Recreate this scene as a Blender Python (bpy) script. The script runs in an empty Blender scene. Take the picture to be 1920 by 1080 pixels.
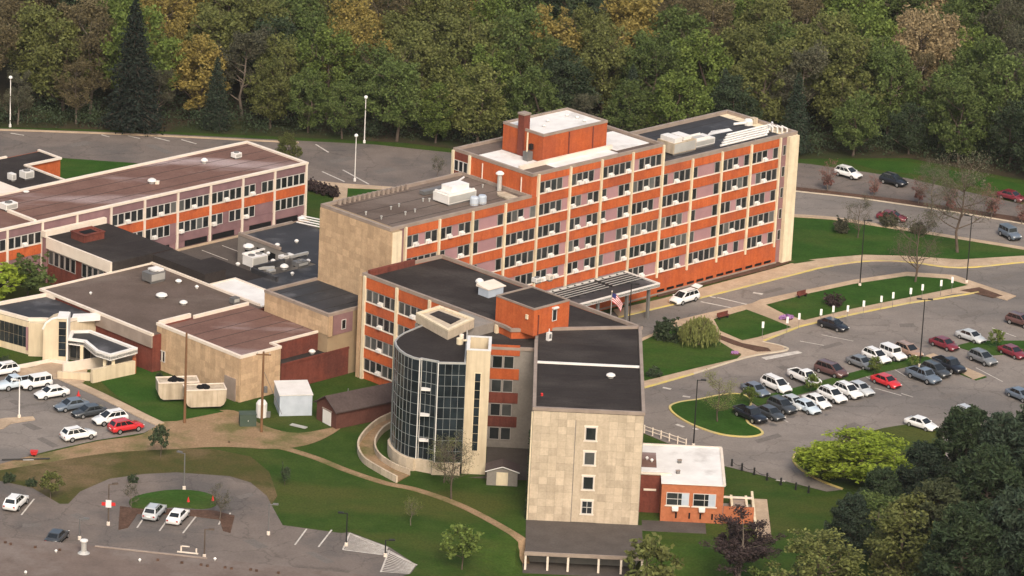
import bpy, bmesh, math, random
from mathutils import Vector, Matrix

random.seed(7)
SC = bpy.context.scene
COL = SC.collection
R = math.radians

# ------------------------------------------------------------------ camera
F_PX, PITCH, ROLL, CAM_H = 8000.0, R(18.0), R(2.75), 195.0
_F = Vector((0, math.cos(PITCH), -math.sin(PITCH)))
_U0 = Vector((0, math.sin(PITCH), math.cos(PITCH)))
_R0 = Vector((1, 0, 0))
_R = _R0 * math.cos(ROLL) + _U0 * math.sin(ROLL)
_U = -_R0 * math.sin(ROLL) + _U0 * math.cos(ROLL)
cam_d = bpy.data.cameras.new('camera')
cam = bpy.data.objects.new('camera', cam_d)
COL.objects.link(cam)
cam.matrix_world = Matrix(((_R.x, _U.x, -_F.x, 0), (_R.y, _U.y, -_F.y, 0), (_R.z, _U.z, -_F.z, CAM_H), (0, 0, 0, 1)))
cam_d.sensor_width = 36
cam_d.lens = F_PX / 1920 * 36
cam_d.clip_start = 5
cam_d.clip_end = 6000
SC.camera = cam

# ------------------------------------------------------------------ light
SUN_DIR = Vector((0.20, -0.98, 0.0)).normalized()
SUN_EL = R(42)
wd = bpy.data.worlds.new('World')
SC.world = wd
wd.use_nodes = True
nt = wd.node_tree
bg = nt.nodes['Background']
sky = nt.nodes.new('ShaderNodeTexSky')
sky.sky_type = 'NISHITA'
sky.sun_disc = False
sky.sun_elevation = SUN_EL
sky.sun_rotation = math.atan2(SUN_DIR.x, SUN_DIR.y)
sky.air_density = 1.3
sky.dust_density = 6.0
sky.ozone_density = 0.6
nt.links.new(sky.outputs[0], bg.inputs[0])
bg.inputs[1].default_value = 0.13
sun_d = bpy.data.lights.new('sun', 'SUN')
sun_d.energy = 1.5
sun_d.angle = R(18)
sun_d.color = (1.0, 0.92, 0.82)
sun = bpy.data.objects.new('sun', sun_d)
COL.objects.link(sun)
sv = Vector((SUN_DIR.x * math.cos(SUN_EL), SUN_DIR.y * math.cos(SUN_EL), math.sin(SUN_EL)))
sun.rotation_euler = sv.to_track_quat('Z', 'Y').to_euler()
sun.location = (0, 500, 200)
SC.view_settings.view_transform = 'Standard'
SC.view_settings.look = 'None'
SC.view_settings.exposure = 0.40
SC.view_settings.gamma = 1
SC.view_settings.use_curve_mapping = False

# ------------------------------------------------------------------ helpers
def G(px, py, z=0.0):
    """the point of the level z that the photograph shows at this spot"""
    d = _F + _R * ((px - 960) / F_PX) + _U * ((540 - py) / F_PX)
    t = (CAM_H - z) / -d.z
    p = d * t
    return Vector((p.x, p.y, z))

def PXY(p):
    q = Vector(p) - Vector((0, 0, CAM_H))
    w = q.dot(_F)
    return 960 + F_PX * q.dot(_R) / w, 540 - F_PX * q.dot(_U) / w

OX, OY = -17.152, 563.152
S2 = math.sqrt(0.5)
def W(u, v, z=0.0):
    return Vector((OX + (u - v) * S2, OY + (u + v) * S2, z))
def UV(p):
    dx, dy = p[0] - OX, p[1] - OY
    return (dx + dy) * S2, (-dx + dy) * S2
def GU(px, py, z):
    u, v = UV(G(px, py, z))
    return Vector((u, v, z))

def smooth(a, b, x):
    t = min(1, max(0, (x - a) / (b - a)))
    return t * t * (3 - 2 * t)
def ground_z(x, y):
    """the lawn drops to the lower storey in front of the near wing"""
    k = smooth(-7, 2.5, x) * (1 - smooth(26, 34, x)) * (1 - smooth(497.2, 499, y) if 2.4 < x < 18.0 else 1 - smooth(490, 500.5, y))
    return -2.35 * k

class MB:
    def __init__(s):
        s.v, s.f, s.m = [], [], []
    def face(s, pts, m=0):
        i = len(s.v)
        s.v += [tuple(p) for p in pts]
        s.f.append(tuple(range(i, i + len(pts))))
        s.m.append(m)
        return s
    def hexa(s, b, t, m=0, mt=None):
        """b, t: four bottom and four top points, counter-clockwise seen from above"""
        i = len(s.v)
        s.v += [tuple(p) for p in b] + [tuple(p) for p in t]
        for q in ((3, 2, 1, 0), (4, 5, 6, 7), (0, 1, 5, 4), (1, 2, 6, 5), (2, 3, 7, 6), (3, 0, 4, 7)):
            s.f.append(tuple(i + k for k in q))
            s.m.append(mt if (mt is not None and q[0] == 4) else m)
        return s
    def box(s, x0, x1, y0, y1, z0, z1, m=0, mt=None):
        return s.hexa([(x0, y0, z0), (x1, y0, z0), (x1, y1, z0), (x0, y1, z0)],
                      [(x0, y0, z1), (x1, y0, z1), (x1, y1, z1), (x0, y1, z1)], m, mt)
    def prism(s, poly, z0, z1, m=0, mt=None, base=True):
        a = sum(poly[i][0] * poly[(i + 1) % len(poly)][1] - poly[(i + 1) % len(poly)][0] * poly[i][1] for i in range(len(poly)))
        if a < 0:
            poly = list(reversed(poly))
        n = len(poly)
        i = len(s.v)
        s.v += [(p[0], p[1], z0) for p in poly] + [(p[0], p[1], z1) for p in poly]
        s.f.append(tuple(i + n + k for k in range(n)))
        s.m.append(m if mt is None else mt)
        if base:
            s.f.append(tuple(i + k for k in reversed(range(n))))
            s.m.append(m)
        for k in range(n):
            j = (k + 1) % n
            s.f.append((i + k, i + j, i + n + j, i + n + k))
            s.m.append(m)
        return s
    def tube(s, p0, p1, r0, r1=None, n=8, m=0, cap=True):
        r1 = r0 if r1 is None else r1
        p0, p1 = Vector(p0), Vector(p1)
        d = (p1 - p0)
        if d.length < 1e-6:
            return s
        d.normalize()
        a = d.cross(Vector((0, 0, 1)) if abs(d.z) < 0.9 else Vector((1, 0, 0))).normalized()
        b = d.cross(a)
        i = len(s.v)
        for k in range(n):
            t = 2 * math.pi * k / n
            o = a * math.cos(t) + b * math.sin(t)
            s.v.append(tuple(p0 + o * r0))
            s.v.append(tuple(p1 + o * r1))
        for k in range(n):
            j = (k + 1) % n
            s.f.append((i + 2 * k, i + 2 * k + 1, i + 2 * j + 1, i + 2 * j))
            s.m.append(m)
        if cap:
            s.f.append(tuple(i + 2 * k for k in range(n)))
            s.f.append(tuple(i + 2 * k + 1 for k in reversed(range(n))))
            s.m += [m, m]
        return s
    def lathe(s, prof, n=12, m=0, c=(0, 0, 0)):
        i = len(s.v)
        for r, z in prof:
            for k in range(n):
                t = 2 * math.pi * k / n
                s.v.append((c[0] + r * math.cos(t), c[1] + r * math.sin(t), c[2] + z))
        for a in range(len(prof) - 1):
            for k in range(n):
                j = (k + 1) % n
                s.f.append((i + a * n + k, i + a * n + j, i + (a + 1) * n + j, i + (a + 1) * n + k))
                s.m.append(m)
        s.f.append(tuple(i + (len(prof) - 1) * n + k for k in range(n)))
        s.m.append(m)
        return s
    def mesh(s, name, mats):
        me = bpy.data.meshes.new(name)
        me.from_pydata(s.v, [], s.f)
        for mt in (mats if isinstance(mats, (list, tuple)) else [mats]):
            me.materials.append(mt)
        me.polygons.foreach_set('material_index', s.m)
        me.update()
        return me
    def build(s, name, mats, parent=None, loc=(0, 0, 0), rz=0.0):
        return put(name, s.mesh(name, mats), parent, loc, rz)

def put(name, me, parent=None, loc=(0, 0, 0), rz=0.0, scale=None):
    o = bpy.data.objects.new(name, me)
    COL.objects.link(o)
    o.location = loc
    if rz:
        o.rotation_euler = (0, 0, rz)
    if scale is not None:
        o.scale = scale if isinstance(scale, (tuple, list)) else (scale,) * 3
    if parent is not None:
        o.parent = parent
    return o

def tag(o, label=None, cat=None, group=None, kind=None):
    if label: o['label'] = label
    if cat: o['category'] = cat
    if group: o['group'] = group
    if kind: o['kind'] = kind
    return o
def thing(name, label, cat, loc=(0, 0, 0), rz=0.0, group=None):
    o = bpy.data.objects.new(name, None)
    o.empty_display_size = 0.5
    COL.objects.link(o)
    o.location = loc
    o.rotation_euler = (0, 0, rz)
    return tag(o, label, cat, group)
def slotmat(o, m, i=0):
    o.material_slots[i].link = 'OBJECT'
    o.material_slots[i].material = m
def copy_tree(o, parent=None):
    c = o.copy()
    COL.objects.link(c)
    if parent is not None:
        c.parent = parent
    for ch in list(o.children):
        copy_tree(ch, c)
    return c

# ------------------------------------------------------------------ materials
def M(name, c, c2=None, scale=0.6, rough=0.85, rand=0.0, spec=0.3, metal=0.0, detail=5, big=None, bigscale=0.05, island=0.0, lo=0.35, hi=0.65, bump=0.0, grain=0.0, stretch=None, streak=0.0, cracks=0.0, bl=0.47, bh=0.62):
    """base colour from c to c2 by noise at real-world positions; big: a third colour in large soft patches"""
    m = bpy.data.materials.new(name)
    m.use_nodes = True
    n, l = m.node_tree.nodes, m.node_tree.links
    b = n['Principled BSDF']
    b.inputs['Roughness'].default_value = rough
    b.inputs['Metallic'].default_value = metal
    b.inputs['Specular IOR Level'].default_value = spec if rough < .8 else min(spec, .08)
    geo = n.new('ShaderNodeNewGeometry')
    def noise(sc, det=detail):
        t = n.new('ShaderNodeTexNoise')
        t.inputs['Scale'].default_value = sc
        t.inputs['Detail'].default_value = det
        t.inputs['Roughness'].default_value = 0.62
        l.new(geo.outputs['Position'], t.inputs['Vector'])
        return t
    def ramp(src, a, bb):
        r = n.new('ShaderNodeMapRange')
        r.inputs['From Min'].default_value = a
        r.inputs['From Max'].default_value = bb
        l.new(src, r.inputs['Value'])
        return r.outputs['Result']
    def mix(fac, a, bb, typ='MIX'):
        x = n.new('ShaderNodeMix')
        x.data_type = 'RGBA'
        x.blend_type = typ
        if isinstance(fac, float): x.inputs[0].default_value = fac
        else: l.new(fac, x.inputs[0])
        for val, idx in ((a, 6), (bb, 7)):
            if isinstance(val, tuple): x.inputs[idx].default_value = (*val[:3], 1)
            else: l.new(val, x.inputs[idx])
        return x.outputs[2]
    col = tuple(c)
    if c2 is not None:
        nz = noise(scale)
        col = mix(ramp(nz.outputs['Fac'], lo, hi), tuple(c), tuple(c2))
        if bump:
            bp = n.new('ShaderNodeBump')
            bp.inputs['Strength'].default_value = bump
            bp.inputs['Distance'].default_value = 0.3
            l.new(nz.outputs['Fac'], bp.inputs['Height'])
            l.new(bp.outputs[0], b.inputs['Normal'])
    if big is not None:
        bn = noise(bigscale, 5)
        if stretch:
            mp = n.new('ShaderNodeMapping')
            mp.inputs['Rotation'].default_value = (0, 0, -math.pi / 4)
            mp.inputs['Scale'].default_value = (stretch, 1, 1)
            l.new(geo.outputs['Position'], mp.inputs['Vector'])
            l.new(mp.outputs[0], bn.inputs['Vector'])
        col = mix(ramp(bn.outputs['Fac'], bl, bh), col, tuple(big))
    if streak:
        mp = n.new('ShaderNodeMapping')
        mp.inputs['Scale'].default_value = (1.6, 1.6, .12)
        l.new(geo.outputs['Position'], mp.inputs['Vector'])
        sn = noise(1.0, 4)
        l.new(mp.outputs[0], sn.inputs['Vector'])
        col = mix(ramp(sn.outputs['Fac'], 0.42, 0.68), col, mix(1.0, col, (1 - streak, 1 - streak * 1.05, 1 - streak * 1.1), 'MULTIPLY'))
    if cracks:
        vo = n.new('ShaderNodeTexVoronoi')
        vo.feature = 'DISTANCE_TO_EDGE'
        vo.inputs['Scale'].default_value = .13
        wn = noise(.5, 3)
        ad = n.new('ShaderNodeVectorMath'); ad.operation = 'MULTIPLY_ADD'
        l.new(wn.outputs['Color'], ad.inputs[0]); ad.inputs[1].default_value = (3, 3, 0); l.new(geo.outputs['Position'], ad.inputs[2])
        l.new(ad.outputs[0], vo.inputs['Vector'])
        col = mix(ramp(vo.outputs['Distance'], 0.0, 0.02), mix(1.0, col, (1 - cracks,) * 3, 'MULTIPLY'), col)
        col = mix(ramp(noise(.9, 2).outputs['Fac'], .66, .78), col, mix(1.0, col, (.72, .72, .74), 'MULTIPLY'))
    if grain:
        g = noise(3.5, 3)
        col = mix(ramp(g.outputs['Fac'], 0.3, 0.7), mix(1.0, col, (1 - grain,) * 3, 'MULTIPLY'), mix(1.0, col, (1 + grain,) * 3, 'MULTIPLY'))
    for amt, src in ((rand, 'obj'), (island, 'isl')):
        if not amt: continue
        if src == 'obj':
            s_ = n.new('ShaderNodeObjectInfo').outputs['Random']
        else:
            s_ = geo.outputs['Random Per Island']
        r = n.new('ShaderNodeMapRange')
        r.inputs['To Min'].default_value = 1 - amt
        r.inputs['To Max'].default_value = 1 + amt
        l.new(s_, r.inputs['Value'])
        cb = n.new('ShaderNodeCombineColor')
        for k in range(3): l.new(r.outputs[0], cb.inputs[k])
        col = mix(1.0, col, cb.outputs[0], 'MULTIPLY')
    if isinstance(col, tuple):
        b.inputs['Base Color'].default_value = (*col, 1)
    else:
        l.new(col, b.inputs['Base Color'])
    return m

def LEAF(name, c, c2, amt=0.35, rand=0.18):
    m = M(name, c, c2, scale=0.28, rough=0.7, rand=rand, spec=0.15, island=amt, detail=3)
    n, l = m.node_tree.nodes, m.node_tree.links
    b = n['Principled BSDF']
    out = n['Material Output']
    tr = n.new('ShaderNodeBsdfTranslucent')
    src = b.inputs['Base Color'].links[0].from_socket
    l.new(src, tr.inputs['Color'])
    mx = n.new('ShaderNodeMixShader')
    mx.inputs[0].default_value = 0.3
    l.new(b.outputs[0], mx.inputs[1])
    l.new(tr.outputs[0], mx.inputs[2])
    l.new(mx.outputs[0], out.inputs['Surface'])
    return m

MT = {}
def mk(key, *a, **k):
    MT[key] = M(key, *a, **k)
mk('grass', (.025, .056, .007), (.043, .074, .012), scale=.35, big=(.062, .072, .016), bigscale=.07, grain=.28, stretch=.45)
mk('lawn', (.020, .060, .006), (.034, .082, .011), scale=.3, big=(.050, .080, .015), bigscale=.10, grain=.26, stretch=.4)
mk('meadow', (.052, .060, .014), (.086, .070, .026), scale=.22, big=(.15, .105, .055), bigscale=.08, grain=.25)
mk('forest_floor', (.035, .032, .018), (.060, .046, .028), scale=.4, big=(.03, .042, .014), bigscale=.06, grain=.3)
mk('asphalt', (.200, .174, .154), (.240, .210, .187), scale=.25, rough=.9, big=(.150, .136, .126), bigscale=.05, grain=.12, stretch=.4, cracks=.25)
mk('asphalt_brown', (.155, .128, .112), (.190, .158, .138), scale=.2, rough=.9, big=(.115, .103, .096), bigscale=.06, grain=.12, cracks=.25)
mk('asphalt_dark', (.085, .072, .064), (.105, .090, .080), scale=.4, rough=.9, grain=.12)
mk('concrete', (.42, .31, .21), (.50, .38, .27), scale=.5, big=(.36, .27, .19), bigscale=.15, grain=.1)
mk('dirt', (.25, .165, .095), (.31, .21, .125), scale=.4, big=(.14, .125, .05), bigscale=.16, grain=.2)
mk('mulch', (.085, .050, .035), (.12, .07, .05), scale=.9, grain=.3)
mk('kerb', (.50, .42, .32), (.58, .50, .38), scale=.8)
mk('kerb_yellow', (.60, .47, .13), (.50, .42, .22), scale=.6)
mk('paint', (.62, .58, .52), (.42, .38, .34), scale=1.2)
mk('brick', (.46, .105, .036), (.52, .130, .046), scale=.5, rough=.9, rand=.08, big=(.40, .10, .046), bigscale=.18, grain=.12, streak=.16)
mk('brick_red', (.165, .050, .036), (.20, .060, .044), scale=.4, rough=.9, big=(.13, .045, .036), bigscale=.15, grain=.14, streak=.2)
mk('brick_annex', (.40, .135, .065), (.46, .165, .08), scale=.6, rough=.9, rand=.04, grain=.12)
mk('lavender', (.33, .190, .205), (.38, .215, .225), scale=.5, rough=.7, rand=.07)
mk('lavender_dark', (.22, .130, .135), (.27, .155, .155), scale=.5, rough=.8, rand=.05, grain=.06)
mk('cream', (.80, .69, .50), (.70, .59, .42), scale=.8, rough=.8, streak=.15)
mk('cream_wall', (.66, .56, .40), (.58, .48, .34), scale=.4, rough=.85, streak=.15)
mk('stone', (.48, .335, .21), (.56, .395, .25), scale=.7, rough=.9, rand=.13, grain=.10, streak=.12)
mk('stone_pale', (.48, .395, .295), (.55, .455, .345), scale=.8, rough=.9, rand=.13, grain=.09, streak=.12)
mk('stone_back', (.30, .22, .14), (.36, .27, .17), scale=.6)
mk('lilac_wall', (.20, .118, .128), (.25, .150, .158), scale=.5, rough=.8, rand=.08)
mk('roof_fore', (.140, .108, .092), (.175, .135, .115), scale=.3, rough=.9, big=(.20, .165, .145), bigscale=.12, grain=.1)
mk('brick_dark', (.105, .045, .036), (.13, .055, .044), scale=.5, rough=.9, grain=.12)
mk('grey_wall', (.22, .20, .18), (.27, .245, .22), scale=.4, grain=.08)
mk('roof_dark', (.028, .023, .022), (.038, .032, .030), scale=.22, rough=.92, big=(.056, .048, .044), bigscale=.11, grain=.18, stretch=.5)
mk('roof_black', (.026, .026, .029), (.042, .041, .045), scale=.2, rough=.7, big=(.12, .117, .122), bigscale=.16, grain=.15, bl=.54, bh=.72)
mk('roof_brown', (.145, .080, .064), (.185, .105, .084), scale=.25, rough=.9, big=(.36, .28, .27), bigscale=.10, stretch=.3, bl=.50, bh=.68, grain=.12)
mk('roof_taupe', (.105, .078, .064), (.135, .100, .084), scale=.22, rough=.9, big=(.17, .135, .115), bigscale=.09, grain=.12, stretch=.5)
mk('roof_white', (.80, .78, .75), (.68, .65, .62), scale=.35, rough=.7, big=(.50, .47, .44), bigscale=.18, bl=.56, bh=.72)
mk('shingle', (.075, .055, .052), (.095, .072, .066), scale=.5, rough=.95, grain=.15)
mk('coping', (.78, .68, .58), (.70, .60, .50), scale=.6, rough=.7)
mk('coping_grey', (.26, .205, .170), (.33, .265, .22), scale=.6, rough=.75)
mk('frame', (.37, .34, .32), None, rough=.6, rand=.08)
mk('frame_white', (.60, .57, .54), None, rough=.5, rand=.05)
mk('glass', (.012, .015, .017), (.034, .038, .040), scale=.35, rough=.12, spec=.5, rand=.5)
mk('glass_tower', (.008, .012, .016), (.020, .028, .034), scale=.5, rough=.15, spec=.28, rand=.35)
mk('dark', (.012, .012, .013), None, rough=.9)
mk('white_metal', (.78, .75, .72), (.70, .67, .63), scale=.7, rough=.5, rand=.06)
mk('pale_metal', (.50, .49, .46), (.42, .41, .39), scale=.6, rough=.5, rand=.1, metal=.2)
mk('grey_metal', (.16, .16, .16), (.22, .21, .20), scale=.6, rough=.6, metal=.3, rand=.1)
mk('blue_metal', (.50, .55, .62), (.42, .47, .54), scale=.7, rough=.5)
mk('black_metal', (.018, .018, .018), None, rough=.5)
mk('green_metal', (.05, .075, .055), (.065, .09, .07), scale=.6, rough=.7)
mk('tan_metal', (.56, .47, .36), (.46, .38, .28), scale=.6, rough=.8, streak=.3)
mk('wood_pole', (.16, .085, .045), (.20, .11, .06), scale=.8, rough=.95)
mk('bark', (.095, .072, .056), (.13, .10, .08), scale=1.2, rough=.95)
mk('bark_pale', (.13, .105, .085), (.17, .14, .115), scale=1.2, rough=.95)
mk('rubber', (.012, .012, .012), None, rough=.9)
mk('rim', (.42, .42, .42), None, rough=.35, metal=.6)
mk('lamp_white', (.85, .85, .82), None, rough=.3)
mk('lamp_red', (.35, .02, .015), None, rough=.3)
mk('red_paint', (.55, .03, .03), None, rough=.5)
mk('flag_red', (.52, .07, .08), None, rough=.8)
mk('flag_blue', (.04, .05, .16), None, rough=.8)
mk('flag_white', (.75, .68, .68), None, rough=.8)
mk('purple', (.26, .13, .30), (.34, .18, .36), scale=1.5)
for key, c in dict(car_white=(.80, .79, .77), car_silver=(.48, .50, .51), car_grey=(.16, .17, .18), car_charcoal=(.045, .05, .055), car_black=(.012, .014, .02),
                   car_red=(.55, .025, .03), car_maroon=(.17, .018, .028), car_brown=(.11, .055, .05), car_bluegrey=(.12, .15, .19), car_lightblue=(.52, .60, .66), car_tan=(.34, .22, .16)).items():
    mm = M(key, c, None, rough=.28, spec=.5)
    mm.node_tree.nodes['Principled BSDF'].inputs['Coat Weight'].default_value = .5
    MT[key] = mm
MT['leaf_green'] = LEAF('leaf_green', (.082, .120, .034), (.118, .155, .048))
MT['leaf_bright'] = LEAF('leaf_bright', (.105, .150, .034), (.145, .190, .046))
MT['leaf_lime'] = LEAF('leaf_lime', (.20, .27, .028), (.27, .335, .04), rand=.05)
MT['leaf_dark'] = LEAF('leaf_dark', (.042, .064, .034), (.062, .088, .044))
MT['leaf_olive'] = LEAF('leaf_olive', (.124, .142, .044), (.160, .170, .055))
MT['leaf_yellow'] = LEAF('leaf_yellow', (.235, .190, .055), (.300, .235, .070), rand=.10)
MT['leaf_brown'] = LEAF('leaf_brown', (.118, .098, .050), (.150, .124, .064))
MT['leaf_red'] = LEAF('leaf_red', (.17, .095, .050), (.20, .115, .060))
MT['leaf_tan'] = LEAF('leaf_tan', (.28, .215, .115), (.35, .27, .15), rand=.05)
MT['leaf_grey'] = LEAF('leaf_grey', (.092, .094, .058), (.118, .116, .074))
MT['leaf_willow'] = LEAF('leaf_willow', (.20, .225, .070), (.26, .28, .095), rand=.05)
MT['leaf_pink'] = LEAF('leaf_pink', (.22, .105, .092), (.28, .14, .12))
MT['leaf_purple'] = LEAF('leaf_purple', (.060, .042, .042), (.080, .055, .054))
MT['needle_dark'] = LEAF('needle_dark', (.014, .022, .017), (.024, .034, .025))
MT['needle'] = LEAF('needle', (.030, .050, .024), (.050, .074, .034))
MT['needle_blue'] = LEAF('needle_blue', (.032, .052, .034), (.052, .075, .046))
MT['needle_olive'] = LEAF('needle_olive', (.055, .066, .032), (.075, .088, .042))
# ------------------------------------------------------------------ ground
def make_ground():
    mb = MB()
    xs = [-2500, -900, -400, -200] + [-112 + 4 * i for i in range(28)] + [0 + 1.0 * i for i in range(0, 32)] + [32 + 5 * i for i in range(17)] + [200, 400, 900, 2500]
    xs = sorted(set(xs))
    ys = [-300, 100, 300, 420] + [460 + 4 * i for i in range(6)] + [484 + 1.0 * i for i in range(0, 27)] + [512 + 6 * i for i in range(50)] + [900, 1300, 2500, 4500]
    ys = sorted(set(ys))
    nx = len(xs)
    for y in ys:
        for x in xs:
            mb.v.append((x, y, ground_z(x, y) - 0.03))
    for j in range(len(ys) - 1):
        for i in range(nx - 1):
            a = j * nx + i
            mb.f.append((a, a + 1, a + nx + 1, a + nx))
            mb.m.append(0)
    tag(mb.build('ground', MT['grass']), 'wide green lawn and open ground around the hospital', 'ground', kind='structure')
make_ground()

def sheet(name, px, z, mat, label=None, cat=None, thick=0.0, world=False, drape=False):
    pts = [(p[0], p[1]) for p in (px if world else [G(a, b) for a, b in px])]
    a = sum(pts[i][0] * pts[(i + 1) % len(pts)][1] - pts[(i + 1) % len(pts)][0] * pts[i][1] for i in range(len(pts)))
    if a < 0: pts.reverse()
    bm = bmesh.new()
    vs = [bm.verts.new((x, y, z)) for x, y in pts]
    bm.faces.new(vs)
    if thick:
        r = bmesh.ops.extrude_face_region(bm, geom=list(bm.faces))
        for v in r['geom']:
            if isinstance(v, bmesh.types.BMVert): v.co.z -= thick
        bmesh.ops.recalc_face_normals(bm, faces=bm.faces)
    bmesh.ops.triangulate(bm, faces=bm.faces)
    me = bpy.data.meshes.new(name)
    bm.to_mesh(me)
    bm.free()
    me.materials.append(mat)
    o = put(name, me)
    if label: tag(o, label, cat, kind='structure')
    else: o['kind'] = 'structure'
    return o

def curve(pts, n=6, closed=False):
    """Catmull-Rom through the points"""
    out = []
    L = len(pts)
    for i in range(L if closed else L - 1):
        p = [pts[(i + k) % L] if closed else pts[min(max(i + k, 0), L - 1)] for k in (-1, 0, 1, 2)]
        for t in range(n):
            t /= n
            out.append(tuple(0.5 * (2 * p[1][k] + (p[2][k] - p[0][k]) * t + (2 * p[0][k] - 5 * p[1][k] + 4 * p[2][k] - p[3][k]) * t * t + (3 * p[1][k] - p[0][k] - 3 * p[2][k] + p[3][k]) * t ** 3) for k in range(len(p[0]))))
    if not closed: out.append(tuple(pts[-1]))
    return out

def ribbon(name, line, w, z0, z1, mat, parent=None, drape=False):
    """a kerb, path or painted line along world points"""
    mb = MB()
    L, Rr = [], []
    for i, p in enumerate(line):
        a, b = line[max(i - 1, 0)], line[min(i + 1, len(line) - 1)]
        d = Vector((b[0] - a[0], b[1] - a[1]))
        if d.length < 1e-6: d = Vector((1, 0))
        d.normalize()
        n = Vector((-d.y, d.x)) * (w / 2)
        L.append((p[0] + n.x, p[1] + n.y)); Rr.append((p[0] - n.x, p[1] - n.y))
    i0 = len(mb.v)
    for (a, b) in zip(L, Rr):
        ga = ground_z(*a) if drape else 0
        gb = ground_z(*b) if drape else 0
        mb.v += [(a[0], a[1], z0 + ga), (b[0], b[1], z0 + gb), (b[0], b[1], z1 + gb), (a[0], a[1], z1 + ga)]
    for k in range(len(line) - 1):
        q = k * 4
        for s in range(4):
            t = (s + 1) % 4
            mb.f.append((q + s, q + 4 + s, q + 4 + t, q + t)); mb.m.append(0)
    e = (len(line) - 1) * 4
    mb.f += [(0, 1, 2, 3), (e + 3, e + 2, e + 1, e)]
    mb.m += [0, 0]
    return mb.build(name, mat, parent)

def gl(px): return [tuple(G(a, b)[:2]) for a, b in px]
def kerbline(px, mat='kerb', w=0.28, h=0.17, name='kerb', n=5, closed=False):
    o = ribbon(name, curve(gl(px), n, closed) + ([curve(gl(px), n, closed)[0]] if closed else []), w, -0.02, h, MT[mat])
    o['kind'] = 'structure'
    return o

# forest floor, far parking, back road
sheet('forest_floor', [(-300, 246), (0, 238), (300, 246), (560, 258), (760, 268), (900, 285), (1300, 300), (1500, 298), (1700, 296), (1920, 338), (2250, 360), (2250, -260), (-300, -260)], 0.01, MT['forest_floor'], 'dark leafy floor under the wood', 'forest floor')
far_lot = sheet('car_park', [(-300, 244), (0, 241), (150, 246), (300, 251), (440, 258), (560, 264), (700, 271), (860, 288), (960, 300), (960, 345), (742, 352), (640, 345), (585, 342), (400, 320), (255, 306), (110, 296), (0, 300), (-300, 300)], 0.025, MT['asphalt_brown'], 'brown grey car park between the low wing and the wood', 'car park')
def stripe(parent, a, b, w=0.13, z=0.045, me={}):
    A, B = G(*a), G(*b)
    d = B - A
    if 'm' not in me:
        me['m'] = MB().box(0, 1, -.5, .5, -0.01, 0.0).mesh('parking_line', MT['paint'])
    return put('parking_line', me['m'], parent, (A.x, A.y, z), math.atan2(d.y, d.x), (d.length, w, 1))
for a, b in (((604, 322), (646, 341)), ((643, 319), (692, 346)), ((592, 271), (616, 286)), ((20, 250), (45, 254)), ((190, 253), (205, 257)), ((240, 255), (262, 260)), ((290, 258), (318, 265)), ((340, 262), (368, 270))):
    stripe(far_lot, a, b, 0.28)
kerbline([(-100, 243), (0, 244), (150, 249), (300, 255), (440, 262), (560, 268)], 'concrete', w=0.8, h=.1)
sheet('lawn', [(108, 297), (190, 299), (255, 307), (250, 330), (130, 352), (100, 352)], 0.02, MT['lawn'], 'green lawn strip behind the low brown roof', 'lawn')
sheet('pavement', [(577, 338), (645, 345), (745, 352), (760, 356), (748, 358), (652, 353), (650, 380), (640, 400), (612, 402), (636, 352), (578, 344)], 0.12, MT['concrete'], 'tan concrete pavement between the two brick wings', 'pavement', thick=.15)
sheet('lawn', [(652, 354), (746, 358), (700, 378), (650, 392)], 0.1, MT['lawn'], 'small green lawn behind the main roof edge', 'lawn')

# right-hand side: roads, lawns, main car park
main_lot = sheet('car_park', [(1100, 600), (1200, 570), (1480, 500), (1620, 480), (2200, 470), (2200, 760), (1960, 800), (1700, 905), (1550, 922), (1350, 872), (1205, 812), (1150, 780), (1100, 700)], 0.03, MT['asphalt'], 'big grey asphalt car park right of the hospital', 'car park')
sheet('road', [(1440, 350), (1500, 357), (1700, 382), (1925, 418), (2250, 470), (2250, 530), (1920, 467), (1700, 432), (1485, 404), (1430, 396)], 0.02, MT['asphalt'], 'grey road behind the hospital lawn', 'road')
sheet('car_park', [(1440, 300), (1520, 308), (1700, 334), (1925, 385), (2250, 450), (2250, 470), (1925, 412), (1700, 378), (1500, 353), (1440, 345)], 0.022, MT['asphalt_brown'], 'upper brownish car park at the edge of the wood', 'car park')
sheet('planting_strip', [(1440, 345), (1500, 352), (1700, 376), (1925, 410), (2250, 466), (2250, 476), (1925, 419), (1700, 384), (1500, 359), (1440, 352)], 0.1, MT['mulch'], 'dark mulch strip between the back road and the upper car park', 'planting strip', thick=.1)
kerbline([(1440, 353), (1500, 360), (1600, 371), (1700, 385), (1800, 400), (1925, 421), (2250, 478)], 'kerb', w=.3, h=.14)
sheet('verge', [(1580, 300), (1700, 303), (1925, 347), (2250, 400), (2250, 410), (1925, 372), (1780, 335), (1640, 318)], 0.02, MT['lawn'], 'green verge below the wood at right', 'verge')
sheet('lawn', [(1470, 407), (1560, 413), (1700, 434), (1925, 470), (2100, 500), (1940, 484), (1800, 490), (1700, 483), (1610, 481), (1540, 491), (1470, 484)], 0.09, MT['lawn'], 'bright green lawn at the right end of the hospital', 'lawn')
ribbon('pavement', curve(gl([(1470, 404), (1560, 410), (1660, 425), (1760, 441), (1920, 467), (2100, 498)])), 1.3, -0.02, .13, MT['concrete'])['kind'] = 'structure'
sheet('pavement', [(1150, 582), (1240, 562), (1330, 537), (1450, 505), (1500, 490), (1560, 484), (1620, 479), (1700, 481), (1800, 488), (1930, 480), (2100, 470), (2100, 484), (1930, 492), (1800, 503), (1700, 492), (1622, 491), (1540, 503), (1500, 513), (1320, 558), (1215, 583), (1160, 596)], 0.13, MT['concrete'], 'tan pavement along the front of the hospital', 'pavement', thick=.15)
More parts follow.
